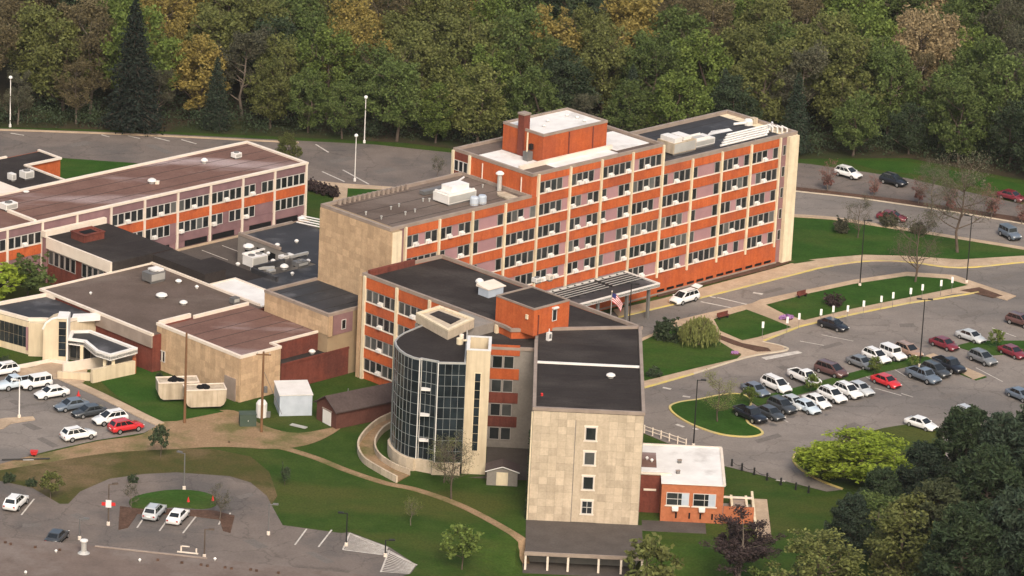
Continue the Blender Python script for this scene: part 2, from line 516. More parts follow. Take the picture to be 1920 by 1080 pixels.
kerbline([(1160, 596), (1215, 583), (1320, 558), (1500, 513), (1540, 503), (1622, 491), (1700, 492), (1800, 503), (1930, 492), (2100, 484)], 'kerb_yellow', w=.3, h=.16)
sheet('planting_strip', [(1225, 549), (1330, 523), (1450, 492), (1490, 490), (1440, 506), (1330, 533), (1235, 558)], 0.15, MT['mulch'], 'narrow dark planting bed at the foot of the brick wall', 'planting strip', thick=.1)
sheet('lawn', [(1470, 484), (1530, 490), (1490, 496), (1470, 492)], 0.14, MT['lawn'])['kind'] = 'structure'
# islands in front of the entrance, standing 13 cm above the asphalt
for px, mt_, nm, lb in (
    ([(1192, 640), (1235, 622), (1262, 603), (1330, 587), (1410, 570), (1425, 563), (1600, 526), (1700, 511), (1790, 517), (1830, 531), (1905, 556), (1888, 564), (1835, 549), (1790, 551), (1700, 570), (1600, 590), (1500, 613), (1430, 642), (1466, 650), (1473, 658), (1400, 671), (1300, 702), (1208, 728), (1190, 728)], 'concrete', 'pavement', 'tan kerbed island of walks and lawns before the entrance'),):
    sheet(nm, px, 0.13, MT[mt_], lb, nm, thick=.16)
sheet('lawn', [(1436, 573), (1520, 551), (1600, 534), (1700, 519), (1775, 524), (1815, 536), (1788, 542), (1700, 560), (1600, 580), (1508, 602), (1470, 590)], 0.15, MT['lawn'], 'long lawn with white sign posts beside the car park', 'lawn')
sheet('lawn', [(1338, 600), (1400, 582), (1440, 597), (1484, 615), (1420, 634), (1392, 640), (1350, 622)], 0.15, MT['lawn'], 'small green lawn between two diagonal walks', 'lawn')
sheet('lawn', [(1196, 645), (1240, 624), (1280, 612), (1330, 630), (1370, 655), (1390, 667), (1382, 674), (1300, 693), (1208, 716)], 0.15, MT['lawn'], 'green lawn under the pale willow', 'lawn')
sheet('planting_strip', [(1345, 628), (1392, 645), (1440, 654), (1446, 660), (1420, 661), (1375, 648), (1345, 636)], 0.155, MT['mulch'], 'dark mulch bed beside the diagonal walk', 'planting strip', thick=.03)
sheet('planting_strip', [(1800, 546), (1836, 540), (1880, 556), (1862, 560), (1830, 552)], 0.155, MT['mulch'], 'dark mulch tip of the long lawn', 'planting strip', thick=.03)
for a, b in (((1208, 728), (1300, 702)), ((1500, 613), (1600, 590)), ((1600, 590), (1700, 570)), ((1700, 570), (1835, 549)), ((1432, 640), (1500, 613))):
    kerbline([a, b], 'kerb_yellow', w=.35, h=.165)
kerbline([(1300, 702), (1400, 671), (1473, 658), (1466, 650), (1430, 642)], 'kerb', w=.3, h=.165)
isl = [(1256, 764), (1275, 755), (1310, 750), (1350, 742), (1385, 740), (1408, 752), (1400, 790), (1424, 806), (1428, 815), (1400, 820), (1350, 815), (1300, 798), (1268, 780)]
sheet('lawn', curve(gl(isl), 5, True), 0.13, MT['lawn'], 'grass island with a rounded nose in the car park', 'lawn', thick=.15, world=True)
kerbline(isl, 'kerb_yellow', w=.32, h=.17, closed=True)
isl2 = [(1488, 858), (1500, 848), (1560, 830), (1680, 800), (1760, 805), (1760, 900), (1640, 930), (1545, 905), (1500, 880)]
sheet('lawn', curve(gl(isl2), 5, True), 0.13, MT['grass'], 'grass island with yellow kerb under the lime green tree', 'lawn', thick=.15, world=True)
kerbline([(1560, 830), (1500, 848), (1488, 858), (1492, 872), (1515, 890), (1545, 905), (1580, 918)], 'kerb_yellow', w=.32, h=.17)
isl3 = [(1385, 738), (1420, 746), (1530, 718), (1640, 688), (1700, 672), (1740, 670), (1790, 680), (1850, 708), (1830, 714), (1780, 695), (1720, 684), (1640, 702), (1530, 732), (1420, 762)]
sheet('planting_strip', gl(isl3), 0.12, MT['lawn'], 'thin green strip between the two rows of parked cars', 'planting strip', thick=.13, world=True)
sheet('pavement', [(1735, 668), (1750, 664), (1848, 706), (1826, 713), (1800, 700)], 0.14, MT['concrete'], 'short tan walk at the gap in the parked rows', 'pavement', thick=.15)
sheet('planting_strip', [(1790, 650), (1830, 640), (1925, 640), (1925, 662), (1850, 668)], 0.12, MT['lawn'], 'green strip between the far cars at right', 'planting strip', thick=.13)
for k in range(11):
    x = 1425 + k * 26
    stripe(main_lot, (x, 747 - k * 7.2), (x + 40, 771 - k * 7.2), 0.12)
for a, b in (((1640, 728), (1690, 742)), ((1690, 738), (1712, 745)), ((1450, 778), (1478, 792)), ((1860, 615), (1905, 632)), ((1830, 690), (1880, 716)), ((1560, 690), (1600, 706)), ((1500, 640), (1545, 648)), ((1540, 628), (1600, 640))):
    stripe(main_lot, a, b, 0.14)
# worn white patches and crossing before the entrance
for a, b, w in (((1345, 558), (1404, 572), .3), ((1314, 566), (1374, 578), .3), ((1432, 673), (1500, 660), 1.1), ((1412, 549), (1430, 552), .6), ((1320, 553), (1342, 559), .3)):
    stripe(main_lot, a, b, w).name = 'crossing_line'
for a, b in (((1243, 727), (1258, 730)), ((1280, 743), (1294, 745)), ((1268, 796), (1282, 801)), ((1300, 803), (1308, 806)), ((1455, 900), (1472, 903))):
    stripe(main_lot, a, b, .5).name = 'direction_arrow'

# left: forecourt car park, dirt yard, path
left_lot = sheet('car_park', [(-250, 690), (60, 694), (138, 714), (300, 795), (270, 812), (180, 826), (90, 846), (0, 870), (-250, 900)], 0.03, MT['asphalt'], 'grey car park before the cream entrance building', 'car park')
ribbon('pavement', curve(gl([(108, 706), (150, 724), (210, 752), (268, 781), (300, 796)])), 1.5, -0.02, .14, MT['concrete'])['kind'] = 'structure'
sheet('pavement', [(-60, 700), (60, 690), (100, 676), (165, 690), (158, 716), (140, 722), (118, 712)], 0.12, MT['concrete'], 'pale concrete forecourt before the cream entrance', 'pavement', thick=.14)
sheet('pavement', [(-30, 792), (10, 785), (62, 782), (66, 788), (20, 795), (5, 805), (-30, 808)], 0.12, MT['concrete'], 'tan traffic island with a white post', 'pavement', thick=.14)
sheet('lawn', [(178, 706), (250, 690), (290, 690), (300, 740), (420, 772), (330, 790), (300, 790), (230, 752)], 0.03, MT['lawn'], 'lawn wedge beside the cream containers', 'lawn')
sheet('dirt_yard', curve(gl([(300, 792), (380, 775), (440, 770), (500, 800), (560, 812), (640, 800), (590, 830), (520, 842), (420, 838), (330, 842), (200, 850), (60, 872), (-60, 890), (-60, 872), (60, 855), (180, 828), (265, 815)]), 4, True), 0.02, MT['dirt'], 'bare brown dirt yard around the utility poles', 'dirt yard', world=True)
sheet('meadow', gl([(-80, 880), (60, 868), (200, 848), (330, 840), (400, 842), (470, 856), (505, 885), (520, 930), (500, 960), (400, 1000), (-80, 1000)]), 0.012, MT['meadow'], 'brownish rough grass above the turning loop', 'meadow', world=True)
ribbon('footpath', [G(*p)[:2] for p in ((330, 832), (430, 828))] + curve(gl([(430, 828), (520, 838), (590, 858), (650, 882), (720, 905), (780, 918), (850, 942), (905, 968), (958, 998), (980, 1012)]), 6) + [tuple(G(985, 1045, -1.5)[:2]), tuple(G(984, 1062, -2.2)[:2])], 1.15, -0.05, .035, MT['dirt'], drape=True)['kind'] = 'structure'
bot_lot = sheet('car_park', [(-250, 898), (0, 902), (60, 915), (112, 945), (128, 945), (150, 922), (205, 898), (270, 889), (330, 886), (430, 893), (470, 905), (500, 930), (516, 960), (530, 985), (640, 1000), (655, 998), (728, 1025), (782, 1060), (770, 1076), (720, 1090), (760, 1200), (-250, 1200)], 0.03, MT['asphalt_brown'], 'brown grey car park with a turning loop at lower left', 'car park')
isl4 = [(244, 938), (268, 928), (320, 920), (370, 922), (402, 932), (405, 948), (380, 955), (330, 952), (280, 955), (248, 952)]
sheet('lawn', curve(gl(isl4), 5, True), 0.13, MT['lawn'], 'oval grass island inside the turning loop', 'lawn', thick=.15, world=True)
sheet('planting_strip', [(225, 950), (262, 955), (330, 956), (400, 958), (440, 968), (432, 1000), (418, 996), (412, 975), (340, 966), (258, 964), (240, 990), (222, 994)], 0.1, MT['mulch'], 'brown mulch bed around the grass oval', 'planting strip', thick=.1)
for a, b in (((257, 990), (276, 962)), ((299, 996), (320, 966)), ((343, 1000), (368, 968)), ((40, 966), (64, 936)), ((553, 1022), (575, 992)), ((597, 1026), (622, 994)), ((410, 984), (420, 965)), ((418, 988), (432, 962))):
    stripe(bot_lot, a, b, .2)
# hatched corner of the lot, each bar its own piece
for k in range(15):
    t = k / 14
    a = (656 + (645 - 656) * t, 1001 + (1029 - 1001) * t)
    b = (728 + (722 - 728) * t, 1027 + (1040 - 1027) * t)
    stripe(bot_lot, (a[0] + 2, a[1]), (b[0], b[1]), .12).name = 'hatch_bar'
for k in range(13):
    t = k / 12
    a = (732 + (716 - 732) * t, 1034 + (1072 - 1034) * t)
    b = (780 + (768 - 780) * t, 1059 + (1076 - 1059) * t)
    stripe(bot_lot, a, b, .16).name = 'hatch_bar'
for a, b in (((656, 1000), (643, 1031)), ((643, 1031), (721, 1041)), ((730, 1032), (714, 1073)), ((656, 1000), (782, 1060))):
    stripe(bot_lot, a, b, .22).name = 'hatch_border'
court = sheet('courtyard', [tuple(W(-3, 30)[:2]), tuple(W(25, 30)[:2]), tuple(W(36.5, 57.7)[:2]), tuple(W(-3, 57.7)[:2])], 0.02, MT['asphalt_dark'], 'dark paved courtyard between the low wing and the roofs', 'courtyard', world=True)
for k in range(3):
    a = W(9 + 4 * k, 55); b = W(9 + 4 * k, 49)
    put('parking_line', bpy.data.meshes['parking_line'], court, (a.x, a.y, .03), math.atan2(b.y - a.y, b.x - a.x), ((b - a).length, .14, 1))
ribbon('pavement', [tuple(W(5, 57.0)[:2]), tuple(W(36.4, 57.0)[:2])], 0.7, 0, .14, MT['concrete'])['kind'] = 'structure'

# repaired patches and oil marks in the car parks
mk('asphalt_patch', (.145, .128, .115), (.165, .146, .132), scale=.6, rough=.9, grain=.15)
random.seed(31)
for lot, zz, pts in ((main_lot, .036, ((1300, 735, 3.2, 1.6), (1440, 822, 5.0, 1.3), (1600, 800, 2.6, 2.2), (1560, 648, 4.2, 1.2), (1700, 610, 2.4, 1.8), (1820, 590, 5.5, 1.4), (1780, 742, 3.4, 1.5), (1450, 545, 4.0, 1.1), (1650, 512, 3.0, 1.0), (1880, 520, 4.5, 1.6), (1470, 690, 2.0, 1.4))),
                      (left_lot, .036, ((60, 800, 3.0, 1.4), (30, 755, 2.2, 1.2), (90, 830, 4.0, 1.1))), (bot_lot, .036, ((150, 970, 3.0, 1.3), (480, 1020, 3.6, 1.5), (600, 1045, 4.5, 1.2), (60, 985, 2.4, 1.2), (460, 930, 2.6, 1.2))), (far_lot, .032, ((640, 300, 5, 1.8), (720, 320, 4, 2), (300, 280, 6, 1.5), (150, 270, 4, 2)))):
    for px, py, a, b in pts:
        p = G(px, py)
        mb = MB().face([(-a / 2, -b / 2, 0), (a / 2 * random.uniform(.8, 1), -b / 2, 0), (a / 2, b / 2, 0), (-a / 2 * random.uniform(.8, 1), b / 2 * random.uniform(.7, 1), 0)])
        mb.build('asphalt_patch', MT['asphalt_patch'], lot, (p.x, p.y, zz), R(random.choice((40, 42, -50, 10))))
mk('oil', (.10, .092, .085), (.14, .125, .115), scale=1.5, rough=.7)
OIL = MB().face([(.5 * math.cos(t * .7) * (1 + .25 * math.sin(t * 2.1)), .35 * math.sin(t * .7), 0) for t in range(9)]).mesh('oil_stain', MT['oil'])
for k in range(26):
    t = random.random()
    p = G(1425 + 340 * t + random.uniform(-25, 25), 770 - 95 * t + random.uniform(-40, 40))
    put('oil_stain', OIL, main_lot, (p.x, p.y, .041), random.uniform(0, 6), random.uniform(.6, 1.8))

sheet('yard', [(-4.6, 519.6), (3.35, 519.6), (3.35, 531.5), (-2.3, 531.5), (-2.3, 526), (-2.3, 520.5)], .015, MT['asphalt_dark'], 'paved yard behind the small shed, darkened to stand for shade', 'yard', world=True)  # dark sheet puts the shade at the wall foot into the paving colour
# ------------------------------------------------------------------ buildings
class Bld:
    """a building whose parts are written in the (u, v, z) of the hospital grid, or in world x, y when grid is False"""
    def __init__(s, name, label, cat, u, v, grid=True, group=None):
        s.grid = grid
        loc = W(u, v) if grid else Vector((u, v, 0))
        s.t = thing(name, label, cat, loc, R(45) if grid else 0, group)
        s.o = (-u, -v, 0)
    def add(s, name, mb, mats, parent=None):
        return mb.build(name, mats, s.t if parent is None else parent, s.o if parent is None else (0, 0, 0))
    def put(s, name, me, u, v, z, rz=0.0, scale=None):
        return put(name, me, s.t, (u + s.o[0], v + s.o[1], z), rz, scale)

def frame_mesh(w, h, t=.075, d=.09, mull=False, key='frame'):
    mb = MB()
    x, z = w / 2, h / 2
    mb.box(-x, -x + t, -d, 0, -z, z).box(x - t, x, -d, 0, -z, z).box(-x + t, x - t, -d, 0, -z, -z + t).box(-x + t, x - t, -d, 0, z - t, z)
    if mull: mb.box(-x + t, x - t, -d + .02, -.02, -.02, .04)
    if mull: mb.box(-.03, .03, -d + .015, -.015, -z + t, z - t)
    return mb.mesh('window', MT[key])
def pane_mesh(w, h, key='glass'):
    return MB().box(-w / 2 + .05, w / 2 - .05, -.035, -.008, -h / 2 + .05, h / 2 - .05).mesh('pane', MT[key])
mk('blind', (.11, .11, .105), (.07, .075, .075), scale=.8, rough=.4, rand=.4)
WIN = {}
def window(B, u, v, z, w, h, rz=0.0, key='frame', blind=None, mull=False):
    k = (round(w, 2), round(h, 2), key, mull)
    if k not in WIN: WIN[k] = (frame_mesh(w, h, key=key, mull=mull), pane_mesh(w, h))
    o = B.put('window', WIN[k][0], u, v, z, rz)
    p = put('pane', WIN[k][1], o)
    if random.random() < (.25 if blind is None else blind): slotmat(p, MT['blind'])
    return o
AC_ME = MB().box(-.36, .36, -.50, -.05, -.24, .18).box(-.42, .42, -.10, -.04, -.26, .30).box(-.26, .26, -.53, -.50, -.18, .10).mesh('air_conditioner', MT['white_metal'])
BOXM = {}
def unit(key):
    if key not in BOXM: BOXM[key] = MB().box(-.5, .5, -1, 0, 0, 1).mesh('panel_block', MT[key])
    return BOXM[key]

def facade_bay(B, face, plane, s0, s1, pats, zc, wh=1.72, ww=None, brick='brick', panel='lavender', spandrel=True, sp_top=None, key='frame', sill='coping', blind=None, last_top=None, pitch=3.33):
    """one bay between two piers. pats: rows from the lowest, one letter per slot (w window, a window with cooler, p panel)"""
    rz = {'v': 0.0, 'u': R(-90)}[face]
    def P(s, n, z): return (s, plane - n, z) if face == 'v' else (plane - n, -s, z)
    n = max(len(p) for p in pats if p)
    sw = (s1 - s0) / n
    for r, pat in enumerate(pats):
        zz = zc + pitch * r
        if spandrel:
            lo = zz + wh / 2 + .08
            hi = (zz + pitch - wh / 2 - .12) if r < len(pats) - 1 else (last_top if last_top else zz + pitch - wh / 2 - .12)
            B.put('brick_band', unit(brick), *P((s0 + s1) / 2, 0, lo), rz, (s1 - s0, .17, hi - lo))
            B.put('sill', unit(sill), *P((s0 + s1) / 2, 0, zz - wh / 2 - .10), rz, (s1 - s0, .24, .12))
        if not pat: continue
        i = 0
        while i < len(pat):
            c = pat[i]
            if c == 'p':
                j = i
                while j < len(pat) and pat[j] == 'p': j += 1
                B.put('infill_panel', unit(panel), *P(s0 + sw * (i + j) / 2, 0, zz - wh / 2 + .02), rz, (sw * (j - i) - .03, .06, wh + .06))
                i = j
                continue
            window(B, *P(s0 + sw * (i + .5), .012, zz), sw - .05, wh, rz, key, 0 if c == 'a' else blind)
            if c == 'a':
                B.put('air_conditioner', AC_ME, *P(s0 + sw * (i + .5), .02, zz - wh / 2 + .28), rz)
            i += 1
def pier(B, face, plane, s, z0, z1, w=.30, d=.40, key='cream'):
    rz = {'v': 0.0, 'u': R(-90)}[face]
    p = (s, plane, z0) if face == 'v' else (plane, -s, z0)
    B.put('pilaster', unit(key), *p, rz, (w, d, z1 - z0))
def coping(B, poly, z0, z1, w=.35, key='coping', name='coping', closed=True):
    """a parapet cap running round the outline, every run butted against the next"""
    mb = MB()
    L = len(poly)
    a = sum(poly[i][0] * poly[(i + 1) % L][1] - poly[(i + 1) % L][0] * poly[i][1] for i in range(L))
    if a < 0: poly = list(reversed(poly))
    def inset(i):
        p, q, r = Vector(poly[i - 1]), Vector(poly[i]), Vector(poly[(i + 1) % L])
        d1, d2 = (q - p).normalized(), (r - q).normalized()
        n1, n2 = Vector((-d1.y, d1.x)), Vector((-d2.y, d2.x))
        k = 1 + n1.dot(n2)
        return q + (n1 + n2) * (w / k)
    ins = [inset(i) for i in range(L)]
    for i in range(L):
        j = (i + 1) % L
        b = [poly[i], poly[j], ins[j], ins[i]]
        mb.hexa([(p[0], p[1], z0) for p in b], [(p[0], p[1], z1) for p in b])
    return B.add(name, mb, MT[key])
def stone_wall(B, face, plane, s0, s1, z0, z1, sw, sh, key, holes=(), name='stone_panel'):
    rz = {'v': 0.0, 'u': R(-90)}[face]
    nx, nz = round((s1 - s0) / sw), round((z1 - z0) / sh)
    a, h = (s1 - s0) / nx, (z1 - z0) / nz
    me = MB().box(-a / 2 + .008, a / 2 - .008, -.07, .02, .008, h - .008).mesh(name, MT[key])
    for i in range(nx):
        for k in range(nz):
            s, z = s0 + a * (i + .5), z0 + h * k
            if any(x0 < s + a / 2 - .05 and x1 > s - a / 2 + .05 and y0 < z + h - .05 and y1 > z + .05 for x0, x1, y0, y1 in holes): continue
            n = random.uniform(0, .025)
            p = (s, plane - n, z) if face == 'v' else (plane - n, -s, z)
            B.put(name, me, *p, rz)

# ---- the long main block
main = Bld('hospital_main_block', 'long orange brick hospital block with cream pilasters and a red brick penthouse', 'hospital', 41, -1)
VF = -1.25
main.add('wall', MB().box(.35, 26.0, VF, 13.0, 0, 19.9), MT['lavender_dark'])
main.add('wall', MB().box(26.0, 53.0, VF, 15.0, 0, 23.0), MT['brick'])
main.add('wall', MB().box(53.0, 80.0, VF, 13.2, 0, 19.9), MT['lavender_dark'])
main.add('roof', MB().box(.4, 25.95, VF + .4, 12.6, 19.9, 19.96), MT['roof_taupe'])
main.add('roof', MB().box(26.4, 52.6, VF + .4, 14.6, 23.0, 23.08), MT['roof_taupe'])
main.add('roof_membrane', MB().box(26.8, 31.8, 2.2, 11, 23.08, 23.14).box(31.8, 44.6, VF + .8, 2.6, 23.08, 23.14).box(45.3, 52.2, 1.0, 8.5, 23.08, 23.14), MT['roof_white'])
main.add('roof', MB().box(53.05, 81.8, VF + .4, 12.8, 19.9, 19.98), MT['roof_black'])
coping(main, [(-1.4, VF - .15), (25.98, VF - .15), (25.98, 13.0), (-1.4, 13.0)], 19.97, 20.4, .42, 'coping_grey')
coping(main, [(25.9, VF - .15), (53.0, VF - .15), (53.0, 15.0), (25.9, 15.0)], 23.06, 23.5, .42, 'coping_grey')
coping(main, [(53.02, VF - .15), (82.2, VF - .15), (82.2, 13.2), (53.02, 13.2)], 19.97, 20.5, .5, 'coping_grey')
# left stone end wall, right stone pier
main.add('end_wall', MB().box(-1.38, .34, -1.9, 13.0, 0, 19.96), MT['stone_back'])
stone_wall(main, 'u', -1.38, -13.0, 1.9, 7.4, 19.9, 1.24, .96, 'stone')
main.put('pilaster', unit('cream'), -.53, -1.9, 0, 0, (1.7, .12, 19.9))
main.add('end_wall', MB().box(80.0, 82.1, -1.9, 13.2, 0, 20.0), MT['cream'])
main.add('recess', MB().box(.36, 1.15, VF - .03, VF, .2, 19.9), MT['lavender_dark'])
main.add('recess', MB().box(78.95, 79.98, VF - .03, VF, .2, 19.9), MT['lavender_dark'])
BAYS = [1.55 + 6.4 * i for i in range(13)]
PAT = {0: [None, None, None, 'wwaww', 'wapaw'], 1: [None, None, 'ppwaw', 'wppaw', 'wapaw'], 2: ['wpppw', 'wpppw', 'wpppw', 'wpppw', 'wpppw'],
       3: ['wpaww', 'wpaww', 'wwaww', 'wwaww', 'wwapw'], 4: ['wapap', 'wapap', 'wwawp', 'wwawp', 'wwawp', 'wawwp'], 5: ['wapaw', 'wapaw', 'wapaw', 'wapaw', 'awpaw', 'waawp'],
       6: ['wppwa', 'wppwa', 'wppwa', 'appwa', 'appwa', 'wawwa'], 7: ['wwapp', 'wwaww', 'wwaww', 'wwawp', 'wwaww', 'pwaww'], 8: ['awwap', 'wwaww', 'wwawp', 'wwaww', 'wpaww'],
       9: ['wawww', 'wpppw', 'wpppw', 'wpppw', 'wpppw'], 10: ['wapwp', 'wwaww', 'wwpaw', 'wwaww', 'wwapw'], 11: ['wwapw', 'wwaww', 'wawpw', 'pwaww', 'wwapw']}
for i in range(12):
    tall = 4 <= i <= 7
    facade_bay(main, 'v', VF, BAYS[i] + .21, BAYS[i + 1] - .21, PAT[i], 4.5, last_top=23.05 if tall else 19.95, blind=.22)
for i in range(13):
    pier(main, 'v', VF, BAYS[i], 2.9, 23.3 if 4 <= i <= 8 else 20.1)
main.add('base_wall', MB().box(1.2, 78.9, VF - .2, VF - .02, 0, 3.45), MT['brick'])
BW = MB().box(-.75, .75, -.05, 0, 0, .36).mesh('basement_window', MT['dark'])
for i in range(8, 12):
    for k in range(3): main.put('basement_window', BW, BAYS[i] + 1.1 + 2.05 * k, VF - .2, .55)
main.add('water_table', MB().box(1.2, 79.1, VF - .32, VF - .2, .2, .42), MT['coping_grey'])
for r in range(5):
    window(main, 79.5, VF - .03, 4.6 + 3.33 * r, .7, 1.6, 0, 'frame', 0)
# left face of the tall part: brick, and a windowed strip at the back
main.add('brick_panel', MB().box(25.86, 25.97, VF, 11.2, 20.1, 23.0), MT['brick'])
main.put('pilaster', unit('cream'), 25.86, 11.35, 16, R(-90), (.4, .25, 7.2))
main.put('pilaster', unit('cream'), 25.86, 14.8, 14, R(-90), (.4, .25, 9.2))
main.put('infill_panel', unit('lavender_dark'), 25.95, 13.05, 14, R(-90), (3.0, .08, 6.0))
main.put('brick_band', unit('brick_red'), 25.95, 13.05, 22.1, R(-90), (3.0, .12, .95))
for k in range(3): window(main, 25.84, 12.2 + .95 * k, 21.1, .9, 1.6, R(-90), 'frame_white', 0)
for v_, z1 in ((.6, 22.6), (8.6, 22.7)):
    main.add('downpipe', MB().tube((25.7, v_, 19.9), (25.7, v_, z1), .09), MT['coping'])
# penthouse with chimney
main.add('penthouse_wall', MB().box(32.2, 45.2, 3.0, 11.3, 23.06, 26.9), MT['brick'])
main.add('penthouse_roof', MB().box(32.5, 44.9, 3.3, 11.0, 26.9, 26.98), MT['roof_white'])
coping(main, [(32.15, 2.95), (45.25, 2.95), (45.25, 11.35), (32.15, 11.35)], 26.9, 27.25, .3, 'coping_grey')
main.add('penthouse_joint', MB().box(37.3, 37.5, 2.9, 3.0, 23.2, 26.8).box(42.2, 42.4, 2.9, 3.0, 23.2, 26.8), MT['brick_red'])
ch = main.add('chimney', MB().box(31.9, 33.1, 6.8, 8.0, 23.06, 29.2), MT['brick_red'])
main.add('chimney_cap', MB().box(31.8, 33.2, 6.7, 8.1, 29.2, 29.45), MT['coping_grey'])
main.add('roof_curb', MB().box(26.6, 45.4, 1.9, 2.25, 23.08, 23.75).box(45.4, 52.4, 11.2, 11.6, 23.08, 24.2), MT['coping'])
# little upstands along the back parapet of the low roof
UP = MB().box(-.18, .18, -.2, .2, 0, .75).mesh('parapet_post', MT['coping_grey'])
for k in range(15): main.put('parapet_post', UP, 1.4 + .92 * k, 12.15, 19.97)

# ---- mid wing
mid = Bld('hospital_mid_wing', 'dark roofed brick wing with glass tower in front of the main block', 'hospital wing', 0, -15)
UFM = -6.6
def uvw(x, y): return UV((x, y))
mid.add('wall', MB().prism([(UFM, -1.9), (UFM, -29.6), uvw(.2, 536.0), (7.8, -41.2), (7.8, -2.3), (3.2, -2.2)], 0, 14.7), MT['brick'])
mid.add('roof', MB().prism([(UFM + .4, -2.9), (UFM + .4, -29.4), uvw(.4, 536.2), (7.4, -40.9), (7.4, -2.7)], 14.7, 14.77), MT['roof_dark'])
coping(mid, [(UFM - .2, -1.9), (UFM - .2, -29.8), uvw(.1, 535.8), (7.95, -41.3), (7.95, -2.3), (3.2, -2.1)], 14.75, 15.2, .4, 'coping_grey')
mid.add('parapet_step', MB().box(-6.2, 2.2, -2.9, -2.4, 14.77, 15.6), MT['brick_red'])
mid.add('junction_wall', MB().prism([uvw(-4.6, 531.6), uvw(3.4, 531.6), uvw(3.4, 538), uvw(-4.6, 541)], 0, 13.7), MT['grey_wall'])
mid.add('junction_roof', MB().prism([uvw(-4.4, 531.9), uvw(3.3, 531.9), uvw(3.3, 537.9), uvw(-4.4, 540.9)], 13.7, 13.76), MT['roof_dark'])
mid.add('coping', MB().prism([uvw(-4.6, 531.45), uvw(3.4, 531.45), uvw(3.4, 531.85), uvw(-4.6, 531.85)], 13.7, 14.1), MT['coping_grey'])
MBAY = [2.55 + 6.5 * i for i in range(5)]
MPAT = [['wwaww', 'wwaww', 'wwawb'.replace('b', 'w'), 'wwaww'], ['wwaww', 'wwawp', 'wwaww', 'wwaww'], ['wwaww'] * 4, ['wwaww'] * 4]
for i in range(4):
    facade_bay(mid, 'u', UFM, MBAY[i] + .22, MBAY[i + 1] - .22, MPAT[i], 2.2, last_top=14.7, panel='lavender', blind=.45)
for i in range(5): pier(mid, 'u', UFM, MBAY[i], 0, 14.9, .45, .4, 'cream')
mid.add('corner_pier', MB().box(-6.95, -6.1, -2.0, -1.4, 0, 14.74), MT['stone'])
mid.add('recess', MB().box(-6.64, -6.6, -2.5, -2.0, 0.3, 14.6), MT['lavender_dark'])
# junction facade seen between stair tower and near wing (faces the camera)
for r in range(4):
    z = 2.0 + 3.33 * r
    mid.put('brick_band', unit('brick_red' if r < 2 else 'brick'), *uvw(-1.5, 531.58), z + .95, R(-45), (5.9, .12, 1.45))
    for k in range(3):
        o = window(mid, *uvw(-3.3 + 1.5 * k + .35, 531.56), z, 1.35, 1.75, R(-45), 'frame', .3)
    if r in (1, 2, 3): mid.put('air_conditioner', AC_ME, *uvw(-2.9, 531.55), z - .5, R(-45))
# brick penthouse on the junction
ph = Bld('roof_stair_house', 'small orange brick stair house with one window on the dark junction roof', 'stair house', -2.7, -31, True)
ph.add('wall', MB().box(-6.0, .6, -34.6, -27.4, 14.77, 18.4), MT['brick'])
ph.add('roof', MB().box(-5.8, .4, -34.4, -27.6, 18.4, 18.46), MT['roof_dark'])
coping(ph, [(-6.05, -34.65), (.65, -34.65), (.65, -27.35), (-6.05, -27.35)], 18.4, 18.62, .25, 'coping_grey')
window(ph, -2.2, -34.62, 17.0, .85, 1.6, 0, 'frame_white', 0)
ph.add('door_hood', MB().box(-2.7, -1.7, -35.0, -34.62, 17.95, 18.15), MT['white_metal'])
ph.add('downpipe', MB().tube((-5.2, -34.7, 14.8), (-5.2, -34.7, 17.6), .08), MT['brick_red'])
ph.add('wall_lamp', MB().box(-6.2, -6.02, -33.6, -33.2, 16.9, 17.5), MT['cream'])

# ---- glass tower
mk('mullion_grey', (.26, .28, .28), (.20, .22, .22), scale=.6, rough=.5)
TZ = 15.3
TP = [(-5.45, 520.6), (-9.0, 520.3), (-9.15, 520.75), (-11.2, 521.6), (-11.45, 521.35), (-12.4, 521.9), (-13.4, 523.0), (-14.25, 524.6), (-14.8, 526.4), (-15.0, 528.2), (-14.6, 530.0), (-13.9, 531.7)]
gt = Bld('glass_tower', 'curved dark glass curtain wall tower in front of the mid wing', 'glass tower', -9, 527, False)
back = [(-11.5, 535.4), (-6.0, 537.0), (-5.5, 533.0), (-5.5, 521.3)]
gt.add('core', MB().prism([(p[0] * .985 - .12, p[1] * .9996 + .25) for p in TP] + back, 0, TZ - .1), MT['dark'])
gt.add('roof', MB().prism([(p[0] * .985 - .12, p[1] * .9996 + .25) for p in TP] + back, TZ - .1, TZ - .03), MT['roof_dark'])
coping(gt, TP + back, TZ - .1, TZ + .12, .2, 'pale_metal')
def tower_face(a, b, n, rows, z0, z1):
    a, b = Vector(a), Vector(b)
    d = b - a
    L = d.length
    # outline runs clockwise seen from above, so the outside lies to the left of the run
    ang = math.atan2(d.y, d.x) + math.pi
    hz = (z1 - z0) / rows
    key = 'gp%.2f' % (L / n)
    if key not in BOXM: BOXM[key] = MB().box(-L / n / 2 + .02, L / n / 2 - .02, -.06, .06, .02, hz - .02).mesh('glass_pane', MT['glass_tower'])
    if 'mul' not in BOXM: BOXM['mul'] = MB().box(-.022, .022, -.10, .04, 0, z1 - z0).mesh('mullion', MT['mullion_grey'])
    for i in range(n):
        c = a + d * ((i + .5) / n)
        for k in range(rows): gt.put('glass_pane', BOXM[key], c.x, c.y, z0 + hz * k, ang)
    for i in range(n + 1):
        c = a + d * (i / n)
        gt.put('mullion', BOXM['mul'], c.x, c.y, z0, ang)
    for k in range(rows + 1):
        c = (a + b) / 2
        kk = 'tr%.2f' % L
        if kk not in BOXM: BOXM[kk] = MB().box(-L / 2, L / 2, -.085, .03, -.025, .025).mesh('transom', MT['mullion_grey'])
        gt.put('transom', BOXM[kk], c.x, c.y, z0 + hz * k, ang)
